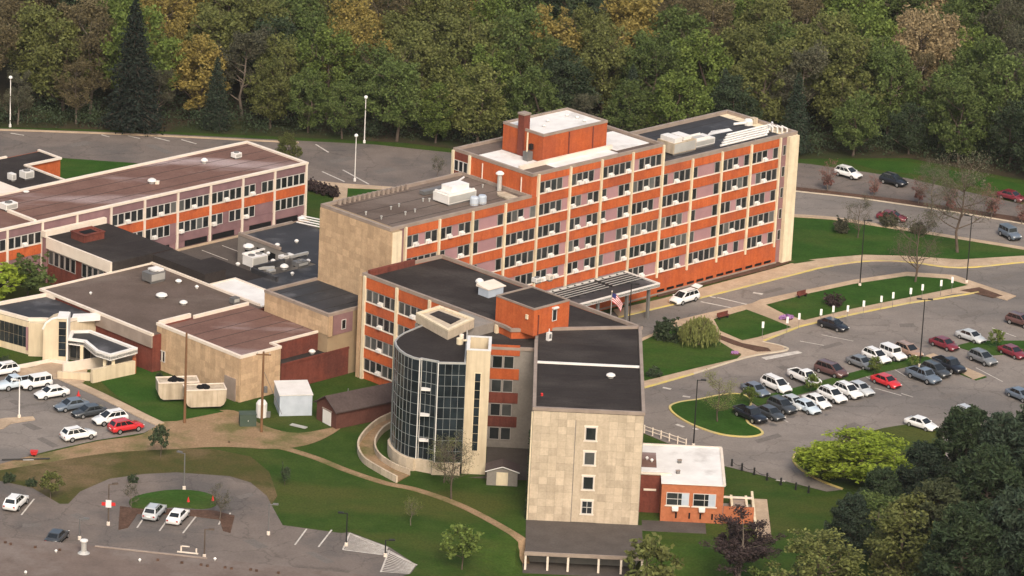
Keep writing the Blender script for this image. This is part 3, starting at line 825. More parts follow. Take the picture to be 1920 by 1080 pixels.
for i in range(len(TP) - 1):
    L = (Vector(TP[i + 1]) - Vector(TP[i])).length
    tower_face(TP[i], TP[i + 1], max(1, round(L / .86)), 9, 1.7, TZ - .1)
for p in (TP[1], TP[4], TP[3]):
    gt.add('corner_mullion', MB().tube((p[0], p[1] - .05, .6), (p[0], p[1] - .05, TZ), .07, n=6), MT['white_metal'])
gt.add('base_wall', MB().prism([(p[0] * 1.02 - .1, p[1] - .35) for p in TP] + [(-12, 535), (-5, 535)], 0, 1.65), MT['stone_pale'])
for z in (4.4, 7.9, 11.4): gt.add('vent_shelf', MB().box(-11.1, -9.9, 520.3, 521.3, z, z + .16), MT['white_metal'])
bx = gt.add('lift_house', MB().prism([tuple(W(-17.2, -30.0)[:2]), tuple(W(-10.9, -28.4)[:2]), tuple(W(-10.9, -21.7)[:2]), tuple(W(-15.6, -22.1)[:2])], TZ - .03, 16.4), MT['stone_pale'])
gt.add('lift_house_roof', MB().prism([tuple(W(-14.8, -28.0)[:2]), tuple(W(-12.2, -27.2)[:2]), tuple(W(-12.2, -22.9)[:2]), tuple(W(-14.2, -23.2)[:2])], 16.41, 16.43), MT['roof_dark'])
q = [tuple(W(-17.2, -30.0)[:2]), tuple(W(-10.9, -28.4)[:2]), tuple(W(-10.9, -21.7)[:2]), tuple(W(-15.6, -22.1)[:2])]
coping(gt, q, 16.42, 16.62, .5, 'cream')
gt.add('link_block', MB().prism([tuple(W(-16, -28)[:2]), tuple(W(-6.7, -28)[:2]), tuple(W(-6.7, -22)[:2]), tuple(W(-15.6, -22)[:2])], 0, 15.1), MT['grey_wall'])
# stair tower
st = Bld('stair_tower', 'tall cream stair tower with a narrow slit window beside the glass tower', 'stair tower', -3.9, 524, False)
st.add('wall', MB().box(-5.42, -2.35, 521.0, 521.35, 0, 17.0).box(-5.42, -5.1, 521.35, 526.6, 0, 17.0).box(-2.65, -2.35, 521.35, 526.6, 0, 17.0).box(-5.1, -2.65, 526.3, 526.6, 0, 17.0), MT['cream_wall'])
st.add('roof', MB().box(-5.1, -2.65, 521.35, 526.3, 14.6, 14.7), MT['roof_dark'])
st.add('coping', MB().box(-5.47, -2.3, 520.95, 521.4, 17.0, 17.12).box(-5.47, -5.05, 521.4, 526.25, 17.0, 17.12).box(-2.7, -2.3, 521.4, 526.25, 17.0, 17.12).box(-5.47, -2.3, 526.25, 526.65, 17.0, 17.12), MT['white_metal'])
st.add('slit_frame', MB().box(-4.32, -4.22, 520.94, 521.0, 3.2, 14.0).box(-3.5, -3.4, 520.94, 521.0, 3.2, 14.0).box(-4.22, -3.5, 520.94, 521.0, 13.9, 14.0), MT['cream'])
for k in range(9):
    st.put('slit_pane', BOXM.setdefault('slit', MB().box(-.35, .35, -.03, .0, .03, 1.16).mesh('slit_pane', MT['glass_tower'])), -3.86, 520.995, 3.25 + 1.19 * k)
st.add('roof_vent', MB().lathe([(.22, 0), (.22, .4), (.3, .45), (0.02, .6)], c=(-3.2, 523.5, 14.7)), MT['white_metal'])

# ---- near wing with its pale stone front
near = Bld('hospital_near_wing', 'four storey wing with a pale stone end wall and a dark roof nearest the camera', 'hospital wing', 10.5, 520, False)
NZ = 14.7
near.add('wall', MB().prism([(3.4, 505.5), (17.4, 505.5), (17.4, 540.2), (7.0, 549.0), (3.4, 541)], 0, NZ), MT['grey_wall'])
near.add('roof', MB().prism([(3.8, 505.9), (17.0, 505.9), (17.0, 539.6), (3.8, 536.5)], NZ + .09, NZ + .15), MT['roof_dark'])
near.add('coping', MB().box(3.3, 17.5, 505.35, 505.77, NZ + .08, NZ + .5).box(3.3, 3.72, 505.77, 532, NZ + .08, NZ + .5).box(17.08, 17.5, 505.77, 539.8, NZ + .08, NZ + .5), MT['coping_grey'])
near.add('stone_strip', MB().box(8.9, 12.8, 505.432, 505.5, .05, 14.6), MT['stone_pale'])
near.add('roof_seam', MB().box(3.75, 17.0, 523.4, 523.75, NZ + .15, NZ + .38), MT['white_metal'])
hol = []
for r in range(4):
    z = 2.1 + 3.3 * r
    hol.append((10.0, 11.6, z - .95, z + .95))
    window(near, 10.8, 505.40, z, 1.35, 1.75, 0, 'frame_white', 0 if r < 2 else .6, r == 0)
    near.put('window_surround', unit('coping'), 10.8, 505.5, z + .9, 0, (1.75, .09, .2))
    near.put('window_surround', unit('coping'), 10.05, 505.5, z - .9, 0, (.12, .085, 1.8))
    near.put('window_surround', unit('coping'), 11.55, 505.5, z - .9, 0, (.12, .085, 1.8))
    near.put('window_surround', unit('coping'), 10.8, 505.5, z - 1.08, 0, (1.8, .14, .18))
stone_wall(near, 'v', 505.5, 3.45, 17.35, 0, 14.7, 1.07, .98, 'stone_pale', [(9.7, 11.9, h[2] - .33, h[3] + .45) for h in hol])
near.add('downpipe', MB().tube((3.3, 505.4, 0), (3.3, 505.4, 14.6), .1), MT['cream'])
# terrace with open bays under it
ter = Bld('loading_terrace', 'dark terrace deck with open bays and pale posts under the stone end wall', 'terrace', 10, 500, False)
ter.add('deck', MB().box(3.2, 17.9, 494.3, 505.3, -.3, .06), MT['asphalt_dark'])
ter.add('deck', MB().box(17.9, 26.0, 503.6, 507.2, -.3, .05), MT['asphalt_dark'])
ter.add('edge_beam', MB().box(3.1, 18.0, 494.1, 494.3, -.35, .12), MT['coping_grey'])
for x in (3.3, 6.05, 8.6, 12.4, 15.2, 17.8): ter.add('post', MB().box(x - .13, x + .13, 494.2, 494.45, -2.6, -.3), MT['coping'])
ter.add('back_wall', MB().box(3.2, 17.9, 497.0, 497.2, -2.6, -.3), MT['grey_metal'])
ter.add('floor_slab', MB().box(3.0, 18.0, 493.2, 497.0, -2.5, -2.31), MT['asphalt_dark'])
ter.add('side_wall', MB().box(3.2, 3.4, 494.45, 497.0, -2.6, -.3), MT['coping'])

# ---- white roofed brick annex
an = Bld('brick_annex', 'low orange brick annex with a white roof and two wide windows', 'annex', 23, 513, False)
AZ = 5.1
an.add('wall', MB().prism([(17.42, 510.2), (20.2, 510.2), (20.2, 507.3), (28.1, 507.3), (28.1, 521.0), (17.42, 521.0)], 0, AZ), MT['brick_annex'])
an.add('roof', MB().prism([(17.42, 510.1), (20.1, 510.1), (20.1, 507.15), (28.25, 507.15), (28.25, 521.1), (17.42, 521.1)], AZ + .002, AZ + .16), MT['roof_white'])
an.add('roof_curb', MB().box(17.45, 21.4, 509.9, 510.2, AZ + .16, AZ + .4).box(17.45, 28.2, 520.8, 521.15, AZ + .16, AZ + .3).box(27.95, 28.3, 507.1, 520.8, AZ + .16, AZ + .3), MT['coping'])
an.add('roof_stain', MB().box(17.6, 19.6, 512.5, 518.0, AZ + .16, AZ + .172), MT['roof_brown'])
for x in (22.3, 25.7):
    o = window(an, x, 507.28, 3.1, 2.9, 1.75, 0, 'frame_white', 0, True)
    an.put('blind', unit('blue_metal'), x + .95, 507.24, 2.3, 0, (.9, .03, 1.6))
    an.put('air_conditioner', AC_ME, x - .25, 507.25, 1.85, 0)
    an.put('sill', unit('coping'), x, 507.3, 2.1, 0, (3.2, .16, .12))
for x in (22.2, 23.9, 25.3, 26.8): an.put('vent_slot', unit('dark'), x, 507.28, .5, 0, (.22, .03, .8))
an.add('recess_wall', MB().box(17.45, 20.15, 510.12, 510.2, 0, 5.0), MT['brick_red'])
an.put('ledge', unit('coping'), 18.8, 510.12, 3.0, 0, (1.6, .1, .25))
# sunken stair beside the annex
ss = Bld('basement_stair', 'sunken stairwell with white side walls right of the annex', 'stairwell', 31, 510, False)
ss.add('side_wall', MB().box(29.3, 29.6, 508.2, 514.5, 0, 1.3).box(31.2, 31.5, 508.2, 514.5, 0, 1.3).box(32.1, 32.4, 504, 517, 0, 1.0), MT['cream'])
ss.add('front_wall', MB().box(28.2, 32.1, 507.6, 508.0, 0, 2.2), MT['brick_annex'])
ss.add('landing', MB().box(28.2, 32.1, 508.0, 514, 0, .3), MT['grey_wall'])
for k in range(5): ss.add('step', MB().box(29.6, 31.2, 509.2 + k * .9, 510.1 + k * .9, .3, .45 + .17 * k), MT['coping_grey'])
ss.add('beam', MB().box(28.2, 32.1, 513.2, 513.5, 1.3, 1.5), MT['coping'])
ss.add('platform', MB().box(32.4, 34.2, 503, 516, 0, .35), MT['concrete'])

# ---- low brown roofed wing at the left
lw = Bld('low_brick_wing', 'two storey brick and lavender wing under a long brown roof', 'hospital wing', 6, 64)
VL = 57.8
lw.add('wall', MB().box(-42, 36.1, VL, 71.8, 0, 8.9), MT['lilac_wall'])
lw.add('roof', MB().box(-41.6, 35.7, VL + .4, 71.4, 8.9, 8.96), MT['roof_brown'])
coping(lw, [(-42, VL - .3), (36.3, VL - .3), (36.3, 72.0), (-42, 72.0)], 8.9, 9.22, .55, 'coping')
lw.add('roof_curb', MB().box(-16.6, -16.1, VL + .3, 64.4, 8.96, 9.35), MT['coping'])
LP = [36.0 - 6.42 * i for i in range(12)]
LT = ['wwwww', 'wapww', 'wwaww', 'wwaww', 'wwaww', 'wwaww', 'ppwap', 'pwaww', 'wwaww', 'wawww', 'wwaww']
LB = ['wwwww', 'awppp', 'awpww', 'awwww', 'wawwp', 'pwaww', 'ppppp', 'ppppp', 'ppppp', 'ppppp', 'ppppp']
for i in range(11):
    s0, s1 = LP[i + 1] + .17, LP[i] - .17
    c = (s0 + s1) / 2
    facade_bay(lw, 'v', VL, s0, s1, [LB[i], LT[i]], 3.25, 1.75, spandrel=False, panel='lilac_wall', key='frame_white', blind=.04, pitch=3.45)
    lw.put('brick_band', unit('brick'), c, VL, 4.2, 0, (s1 - s0, .12, 1.45))
    lw.put('sill', unit('coping'), c, VL, 5.68, 0, (s1 - s0, .16, .1))
    lw.put('infill_panel', unit('lilac_wall'), c, VL, 7.66, 0, (s1 - s0, .1, 1.2))
    lw.put('infill_panel', unit('lilac_wall'), c, VL, 1.05, 0, (s1 - s0, .1, 1.25))
    lw.put('basement_window', unit('dark'), c + (.6 if i % 2 else -.4), VL, .1, 0, ((s1 - s0) * .72, .05, .85))
for i in range(12): pier(lw, 'v', VL, LP[i], 0, 8.95, .34, .3, 'coping')
# red brick building far left, half outside the picture
fl = Bld('far_left_building', 'dark roofed red brick building at the left edge behind the brown roof', 'building', -10, 92)
p1, p2, p3 = GU(48, 309, 6), GU(116, 335, 6), GU(112, 295, 6)
uE = (p1.x + p2.x) / 2
fl.add('wall', MB().box(uE - 40, uE, p2.y - 1.0, p1.y, 0, 5.8).box(uE - 40, p3.x, p1.y, p1.y + 5.2, 0, 5.8), MT['brick'])
fl.add('roof', MB().box(uE - 40, uE - .3, p2.y - .7, p1.y, 5.8, 5.86).box(uE - 40, p3.x - .3, p1.y + .02, p1.y + 4.9, 5.8, 5.87), MT['roof_dark'])
fl.add('coping', MB().box(uE - .3, uE + .05, p2.y - 1.0, p1.y - .35, 5.8, 6.1).box(uE - .3, p3.x - .35, p1.y - .35, p1.y + .05, 5.8, 6.12).box(p3.x - .35, p3.x + .05, p1.y - .35, p1.y + 5.3, 5.8, 6.1).box(uE - 40, p3.x - 6.5, p1.y + 5.0, p1.y + 5.4, 5.8, 6.1), MT['coping'])
q1, q2 = GU(27, 353, 7), GU(0, 342, 7)
fl.add('upper_wall', MB().box(q1.x - 9, q1.x, q1.y - 4, q1.y + 7, 5.86, 7), MT['brick_red'])
fl.add('coping', MB().box(q1.x - 9, q1.x + .1, q1.y - 4, q1.y + 7.1, 7, 7.2), MT['coping'])

# ---- link, central roof, white roof, equipment roof, tan blocks
lk = Bld('link_block', 'flat dark roofed link with a pale fascia running out from the low wing', 'link building', -9.5, 49)
lk.add('wall', MB().box(-15.4, -3.9, 41.6, VL - .1, 0, 6.8), MT['brick_red'])
lk.add('roof', MB().box(-15.3, -3.9, 41.6, VL - .1, 6.8, 6.9).box(-3.9, 3.0, 30, 41.6, 4.6, 4.7) if False else MB().box(-15.3, -3.9, 41.6, VL - .1, 6.8, 6.9), MT['roof_dark'])
lk.add('end_wall', MB().box(-15.42, -7.9, 41.52, 41.6, 5, 6.85), MT['roof_dark'])
lk.add('extension', MB().box(-7.9, -3.9, 29.9, 41.6, 0, 6.79), MT['roof_dark'])
lk.add('fascia', MB().box(-15.75, -15.4, 41.5, VL - 1.5, 5.35, 7.05), MT['coping'])
lk.add('coping', MB().box(-15.7, -4.0, VL - 1.0, VL - .35, 6.9, 7.75).box(-15.75, -15.35, VL - 1.4, VL - .35, 6.9, 7.8), MT['coping'])
lk.add('roof_box', MB().box(-12.8, -9.0, 51.2, 54.2, 6.9, 7.9), MT['brick_red'])
lk.add('roof_box_cap', MB().box(-12.0, -9.8, 52.0, 53.4, 7.9, 7.96), MT['dark'])
coping(lk, [(-12.9, 51.1), (-8.9, 51.1), (-8.9, 54.3), (-12.9, 54.3)], 7.9, 8.05, .35, 'brick_red')
for k in range(9): window(lk, -15.42, 55.4 - 1.28 * k - (1.3 if k > 4 else 0), 4.1, 1.1, 2.1, R(-90), 'frame', .1)
lk.add('pale_pier', MB().box(-15.6, -15.3, VL - 1.5, VL - .5, 0, 7.0), MT['lavender_dark'])

ce = Bld('central_low_block', 'wide flat taupe roofed block between the cream entrance and the main block', 'building', -18, 29)
ce.add('wall', MB().box(-28.4, -8.1, 16.6, 41.5, 0, 5.3), MT['brick_red'])
ce.add('roof', MB().box(-28.1, -8.3, 16.8, 41.3, 5.3, 5.38), MT['roof_taupe'])
ce.add('coping', MB().box(-8.3, -7.95, 17.7, 41.5, 5.3, 5.7).box(-28.4, -8.3, 41.3, 41.6, 5.3, 5.6).box(-28.6, -28.2, 16.6, 41.5, 5.3, 5.65), MT['coping'])
ce.add('fascia', MB().box(-28.65, -28.42, 16.6, 30, 3.6, 5.3), MT['coping_grey'])
eq = Bld('equipment_roof_block', 'low block with a near black roof crowded with white equipment', 'building', 10, 34)
eq.add('wall', MB().box(-7.9, 25, 13.4, 29.8, 0, 4.2).box(-3.8, 3.5, 29.8, 41.4, 0, 4.2).box(13.5, 25, 29.8, 47.4, 0, 4.2), MT['grey_wall'])
eq.add('roof', MB().box(-7.9, 25, 13.4, 29.8, 4.2, 4.28).box(13.5, 25, 29.8, 47.2, 4.2, 4.28), MT['roof_black'])
eq.add('roof', MB().box(-3.8, 3.5, 29.8, 41.4, 4.2, 4.28), MT['roof_dark'])
eq.add('white_roof', MB().box(-7.6, -2.6, 17.9, 29.4, 5.0, 5.2), MT['roof_white'])
eq.add('coping', MB().box(-2.6, -2.2, 17.9, 29.4, 4.28, 5.3).box(-7.9, -2.2, 29.4, 29.75, 5.0, 5.3), MT['coping'])
eq.add('raised_well', MB().box(3.6, 9.5, 32.2, 32.6, 4.28, 5.2).box(3.2, 3.6, 27, 32.6, 4.28, 5.0), MT['roof_black'])
eq.add('parapet', MB().box(13.4, 13.8, 38, 47.3, 4.28, 4.75).box(13.8, 24, 46.9, 47.3, 4.28, 4.6), MT['coping_grey'])
for k in range(3): eq.put('wall_opening', unit('dark'), 13.48, 44.9 - 2.6 * k, 2.2, R(-90), (1.6, .05, 1.3))

tb = Bld('tan_upper_block', 'tan block with a dark roof tucked against the tall stone end wall', 'building', -6, 6)
tb.add('wall', MB().box(-11, -1.45, .1, 13.3, 0, 9.1), MT['stone_back'])
tb.add('roof', MB().box(-10.6, -1.45, .5, 12.9, 9.1, 9.17), MT['roof_black'])
tb.add('coping', MB().box(-11.1, -10.6, 0, 13.4, 9.1, 9.5).box(-10.6, -1.5, 0, .45, 9.1, 9.5).box(-10.6, -1.5, 12.95, 13.4, 9.1, 9.5), MT['coping_grey'])
stone_wall(tb, 'u', -11.0, -13.3, -.1, 6.4, 9.1, 1.32, .9, 'stone')
tb.put('front_panel', unit('lavender_dark'), -8.3, .1, 6.2, 0, (3.6, .08, 2.9))
tb.put('corner_pier', unit('stone'), -10.7, .1, 6.2, 0, (.7, .2, 2.9))
window(tb, -8.2, 0.0, 7.5, .8, 1.4, 0, 'frame_white', 0)

tn = Bld('tan_low_block', 'low tan block with a brown roof and red brick side by the dirt yard', 'building', -19, 9)
tn.add('wall', MB().box(-26.8, -11.05, 2.0, 17.6, 0, 6.3), MT['brick_red'])
tn.add('wall', MB().box(-26.8, -19.6, .05, 2.0, 0, 6.3), MT['stone_back'])
tn.add('roof', MB().box(-26.5, -11.1, 2.2, 16.5, 6.3, 6.38).box(-26.5, -19.8, .3, 2.2, 6.3, 6.38), MT['roof_brown'])
tn.add('coping', MB().box(-26.95, -26.5, -.05, 17.7, 6.3, 6.7).box(-26.5, -19.5, -.05, .3, 6.3, 6.66).box(-19.8, -19.45, .3, 1.9, 6.3, 6.64).box(-19.8, -11.1, 1.9, 2.2, 6.3, 6.6).box(-26.5, -21, 17.3, 17.7, 6.3, 6.9).box(-21, -11.1, 16.5, 16.9, 6.3, 6.8), MT['coping'])
stone_wall(tn, 'u', -26.8, -17.6, -.05, .02, 6.3, 1.05, .79, 'stone')
stone_wall(tn, 'v', .05, -26.75, -19.65, .02, 6.3, 1.02, .79, 'stone')
tn.add('lean_to', MB().box(-19.4, -7.0, .05, 1.95, 0, 3.7), MT['brick_red'])
tn.add('lean_to_roof', MB().box(-19.4, -7.0, .15, 1.95, 3.7, 3.78), MT['roof_dark'])
tn.add('lean_to_coping', MB().box(-19.4, -7.0, -.05, .15, 3.7, 4.0), MT['brick_red'])
for v_ in (16.6, 15.9): window(tn, -26.92, v_, 2.2, .55, 1.6, R(-90), 'frame_white', 0)
for v_ in (2.3, 1.4): window(tn, -26.92, v_, 1.9, .7, 1.9, R(-90), 'frame_white', 0)
tn.add('door_surround', MB().box(-27.05, -26.9, .7, 3.0, 0, 3.2), MT['coping_grey'])

# ---- cream entrance building
en = Bld('cream_entrance', 'cream entrance building with dark glass and curved white canopy', 'entrance building', -62, 560, False)
def PG(px, py, z): return tuple(G(px, py, z)[:2])
roofp = [PG(-70, 588, 5), PG(0, 570, 5), PG(87, 553, 5), PG(100, 558, 5), PG(108, 556, 5), PG(192, 588, 5), PG(130, 602, 5), PG(82, 600, 5), PG(55, 602, 5), PG(0, 586, 5), PG(-70, 562, 5)]
roofp = [(-78.5, 560.5), (-71.6, 566.6), (-65.6, 571.5), (-64.3, 570.4), (-63.8, 570.9), (-56.9, 564.4), (-61.5, 559.9), (-64.6, 560.2), (-66.8, 559.9), (-71.0, 562.6), (-75.0, 558.9)]
en.add('wall', MB().prism(roofp, 0, 4.8), MT['cream_wall'])
en.add('roof', MB().prism(roofp, 4.81, 4.86), MT['roof_black'])
coping(en, roofp, 4.86, 5.3, .4, 'coping')
def wallpan(name, a, b, z0, z1, key, out=.06, parts=None):
    a, b = Vector(a), Vector(b)
    d = b - a
    c = (a + b) / 2
    en.put(name, unit(key), c.x, c.y, z0, math.atan2(d.y, d.x), (d.length, out, z1 - z0))
for k in range(6):
    a = Vector((-71.0, 562.6)).lerp(Vector((-66.8, 559.9)), k / 6)
    b = Vector((-71.0, 562.6)).lerp(Vector((-66.8, 559.9)), (k + 1) / 6)
    for r in range(2): wallpan('glass_pane', a.lerp(b, .04), a.lerp(b, .96), 1.0 + 1.5 * r, 2.45 + 1.5 * r, 'glass_tower', .05)
wallpan('door_frame', (-67.0, 560.05), (-66.7, 559.85), .6, 4.0, 'lavender', .08)
en.add('pier', MB().box(-66.6, -64.4, 559.2, 560.6, 0, 4.85), MT['cream_wall'])
# tall portal: a slab with a quarter-round shoulder and a glazed slot
prof = [(-64.35, 0), (-61.0, 0), (-61.0, 6.5), (-62.4, 6.5), (-63.2, 6.2), (-63.9, 5.6), (-64.3, 4.8)]
mbp = MB()
mbp.face([(x, 556.9, z) for x, z in prof]).face([(x, 559.4, z) for x, z in reversed(prof)])
for i in range(len(prof)):
    j = (i + 1) % len(prof)
    mbp.face([(prof[j][0], 556.9, prof[j][1]), (prof[i][0], 556.9, prof[i][1]), (prof[i][0], 559.4, prof[i][1]), (prof[j][0], 559.4, prof[j][1])])
en.add('portal', mbp, MT['cream_wall'])
en.add('portal_trim', MB().box(-61.05, -60.85, 556.7, 559.5, 0, 6.65).box(-62.4, -61.05, 556.7, 559.5, 6.5, 6.68), MT['white_metal'])
en.add('portal_arc', MB().tube((-64.35, 557, 4.8), (-63.95, 557, 5.7), .16).tube((-63.95, 557, 5.7), (-63.2, 557, 6.3), .16).tube((-63.2, 557, 6.3), (-62.4, 557, 6.58), .16), MT['white_metal'])
for k in range(5): en.put('slot_pane', unit('glass_tower'), -61.65, 556.9, 1.0 + 1.02 * k, 0, (1.0, .05, .96))
# lower canopy
cp = [(-60.9, 557.0), (-58.6, 556.4), (-56.6, 552.6), (-54.4, 550.9), (-51.0, 554.6), (-58.2, 561.2), (-60.9, 560.6)]
en.add('canopy_roof', MB().prism(cp, 2.9, 3.3), MT['roof_black'])
coping(en, cp, 2.75, 3.6, .5, 'white_metal', 'canopy_fascia')
en.add('rear_wall', MB().prism([(-60.9, 558.6), (-57.6, 557.4), (-52.4, 555.4), (-51.4, 556.2), (-58.0, 562), (-60.9, 561)], 0, 2.9), MT['grey_wall'])
for x, y in ((-58.9, 556.6), (-55.3, 552.6), (-54.1, 552.2)): en.add('column', MB().box(x - .22, x + .22, y - .22, y + .22, 0, 2.9), MT['cream'])
en.add('upper_band', MB().prism([(-60.8, 561), (-57.0, 562.5), (-56.6, 563.8), (-60.8, 562.6)], 4.6, 5.35), MT['white_metal'])
for k in range(4): en.put('glass_pane', unit('glass'), -60.2 + 1.0 * k, 557.9 - .3 * k, .6, R(-20), (.9, .04, 1.9))
# ramp walls before it
rw = Bld('ramp_wall', 'cream ramp walls stepping down before the canopy of the entrance', 'ramp wall', -57, 551, False)
def wall_line(B, name, pts, w, z0, z1, key, z2=None):
    for (a, b) in zip(pts[:-1], pts[1:]):
        a, b = Vector(a), Vector(b)
        d = (b - a).normalized()
        n = Vector((-d.y, d.x)) * w / 2
        za = z1; zb = z1 if z2 is None else z2
        mb = MB().hexa([(*(a - n), z0), (*(b - n), z0), (*(b + n), z0), (*(a + n), z0)], [(*(a - n), za), (*(b - n), zb), (*(b + n), zb), (*(a + n), za)])
        B.add(name, mb, MT[key])
wall_line(rw, 'side_wall', [PG(108, 700, .8), PG(170, 698, 1.2)], .35, 0, 1.1, 'cream_wall')
wall_line(rw, 'side_wall', [PG(172, 697, 1.6), PG(252, 676, 1.9)], .5, 0, 1.9, 'cream_wall')
wall_line(rw, 'side_wall', [PG(118, 690, .8), PG(240, 664, 1.2)], .3, 0, 1.5, 'coping')
wall_line(rw, 'end_wall', [PG(252, 676, 1.9), PG(252, 660, 1.9)], .5, 0, 1.9, 'brick_annex')
wall_line(rw, 'low_wall', [PG(20, 690, .3), PG(95, 676, .3), PG(165, 686, .3)], .4, 0, .5, 'coping')
rw.add('ramp_floor', MB().prism([PG(105, 698, .4), PG(245, 672, .4), PG(240, 664, .4), PG(110, 688, .4)], 0, .35), MT['concrete'])

# ---- small outbuildings
ga = Bld('brick_garage', 'brick garage with a dark gabled roof and white door', 'garage', -19, 541, False)
gx = Matrix.Rotation(R(38), 3, 'Z')
def gar(x, y, z): p = gx @ Vector((x, y, 0)); return (-25.4 + p.x, 539.2 + p.y, z)
mb = MB()
Lg, Wg, eh, rh = 12.8, 4.6, 2.5, 3.9
mb.face([gar(0, 0, 0), gar(0, -Wg, 0), gar(0, -Wg, eh), gar(0, -Wg / 2, rh), gar(0, 0, eh)])
mb.face([gar(Lg, 0, 0), gar(Lg, 0, eh), gar(Lg, -Wg / 2, rh), gar(Lg, -Wg, eh), gar(Lg, -Wg, 0)])
mb.face([gar(0, -Wg, 0), gar(Lg, -Wg, 0), gar(Lg, -Wg, eh), gar(0, -Wg, eh)]).face([gar(Lg, 0, 0), gar(0, 0, 0), gar(0, 0, eh), gar(Lg, 0, eh)])
ga.add('wall', mb, MT['brick_dark'])
for s in (0, 1):
    y0, y1 = (.35, -Wg / 2) if s else (-Wg - .35, -Wg / 2)
    z0 = eh - .2
    pts = [(-.35, y0, z0), (Lg + .3, y0, z0), (Lg + .3, y1, rh + .02), (-.35, y1, rh + .02)]
    if s: pts = [pts[1], pts[0], pts[3], pts[2]]
    ga.add('roof', MB().hexa([gar(*p) for p in pts], [gar(p[0], p[1], p[2] + .16) for p in pts]), MT['shingle'])
ga.put('garage_door', unit('white_metal'), *gar(-.02, -Wg * .54, 0.05), R(38 - 90), (1.9, .06, 1.95))
ga.put('door_frame', unit('coping_grey'), *gar(-.01, -Wg * .54, 2.0), R(38 - 90), (2.2, .1, .18))
ga.add('vent_pipe', MB().tube(gar(4, -1.5, 3.2), gar(4, -1.5, 4.1), .07), MT['grey_metal'])
sb = Bld('storage_container', 'pale blue white storage box beside the brick garage', 'storage container', -27, 541.5, False)
sx = Matrix.Rotation(R(12), 3, 'Z')
def sh(x, y, z): p = sx @ Vector((x, y, 0)); return (-30.4 + p.x, 539.6 + p.y, z)
sb.add('body', MB().hexa([sh(0, 0, 0), sh(4.4, 0, 0), sh(4.4, 5.2, 0), sh(0, 5.2, 0)], [sh(0, 0, 2.9), sh(4.4, 0, 2.9), sh(4.4, 5.2, 3.1), sh(0, 5.2, 3.1)]), MT['blue_metal'])
sb.add('lid', MB().hexa([sh(-.1, -.1, 2.91), sh(4.5, -.1, 2.91), sh(4.5, 5.3, 3.11), sh(-.1, 5.3, 3.11)], [sh(-.1, -.1, 3.03), sh(4.5, -.1, 3.03), sh(4.5, 5.3, 3.23), sh(-.1, 5.3, 3.23)]), MT['white_metal'])
for k in range(12): sb.put('rib', unit('blue_metal'), *sh(.35 + .34 * k, 0.0, .1), R(12), (.1, .05, 2.75))
sd = Bld('garden_shed', 'small grey garden shed with a white door by the stone wing', 'shed', -.6, 518.4, False)
SX0, SX1, SY0, SY1 = -2.1, 1.9, 517.2, 520.0
mb = MB()
mb.face([(SX0, SY0, 0), (SX1, SY0, 0), (SX1, SY0, 1.95), ((SX0 + SX1) / 2, SY0, 2.6), (SX0, SY0, 1.95)]).face([(SX1, SY1, 0), (SX0, SY1, 0), (SX0, SY1, 1.95), ((SX0 + SX1) / 2, SY1, 2.6), (SX1, SY1, 1.95)])
mb.face([(SX0, SY1, 0), (SX0, SY0, 0), (SX0, SY0, 1.95), (SX0, SY1, 1.95)]).face([(SX1, SY0, 0), (SX1, SY1, 0), (SX1, SY1, 1.95), (SX1, SY0, 1.95)])
sd.add('wall', mb, MT['grey_wall'])
for sg in (-1, 1):
    xc, xe = (SX0 + SX1) / 2, (SX1 + .25 if sg > 0 else SX0 - .25)
    pts = [(xc, SY0 - .15, 2.6), (xe, SY0 - .15, 1.86), (xe, SY1 + .1, 1.86), (xc, SY1 + .1, 2.6)]
    if sg < 0: pts = pts[::-1]
    sd.add('roof', MB().hexa(pts, [(p[0], p[1], p[2] + .1) for p in pts]), MT['shingle'])
    sd.add('barge_board', MB().tube((xc, SY0 - .18, 2.63), (xe, SY0 - .18, 1.9), .07, n=4), MT['white_metal'])
sd.put('door', unit('cream'), -.1, SY0, .05, 0, (1.5, .05, 1.8))
# curved ramp with low walls round the tower
cr = Bld('curved_ramp', 'curved brick coloured ramp between low pale walls round the glass tower', 'ramp', -18, 524, False)
outer = curve([PG(738, 775, .9), PG(700, 792, .9), (-18.9, 527.0), PG(672, 832, .9), PG(690, 862, .9), PG(716, 880, .9), PG(742, 895, .9)], 5)
inner = curve([PG(742, 792, .9), PG(716, 806, .9), PG(702, 826, .9), PG(708, 848, .9), PG(728, 864, .9), PG(766, 884, .9)], 5)
outer = curve(gl([(735, 784), (706, 798), (682, 820), (671, 842), (680, 866), (706, 884), (744, 905)]), 4)
inner = curve(gl([(738, 800), (718, 812), (704, 832), (704, 850), (716, 866), (742, 882), (768, 892)]), 4)
cr.add('ramp_floor', MB().prism(outer + inner[::-1], 0, .14), MT['dirt'])
wall_line(cr, 'outer_wall', outer, .26, 0, .9, 'stone_pale')
wall_line(cr, 'inner_wall', inner, .22, 0, .9, 'stone_pale')
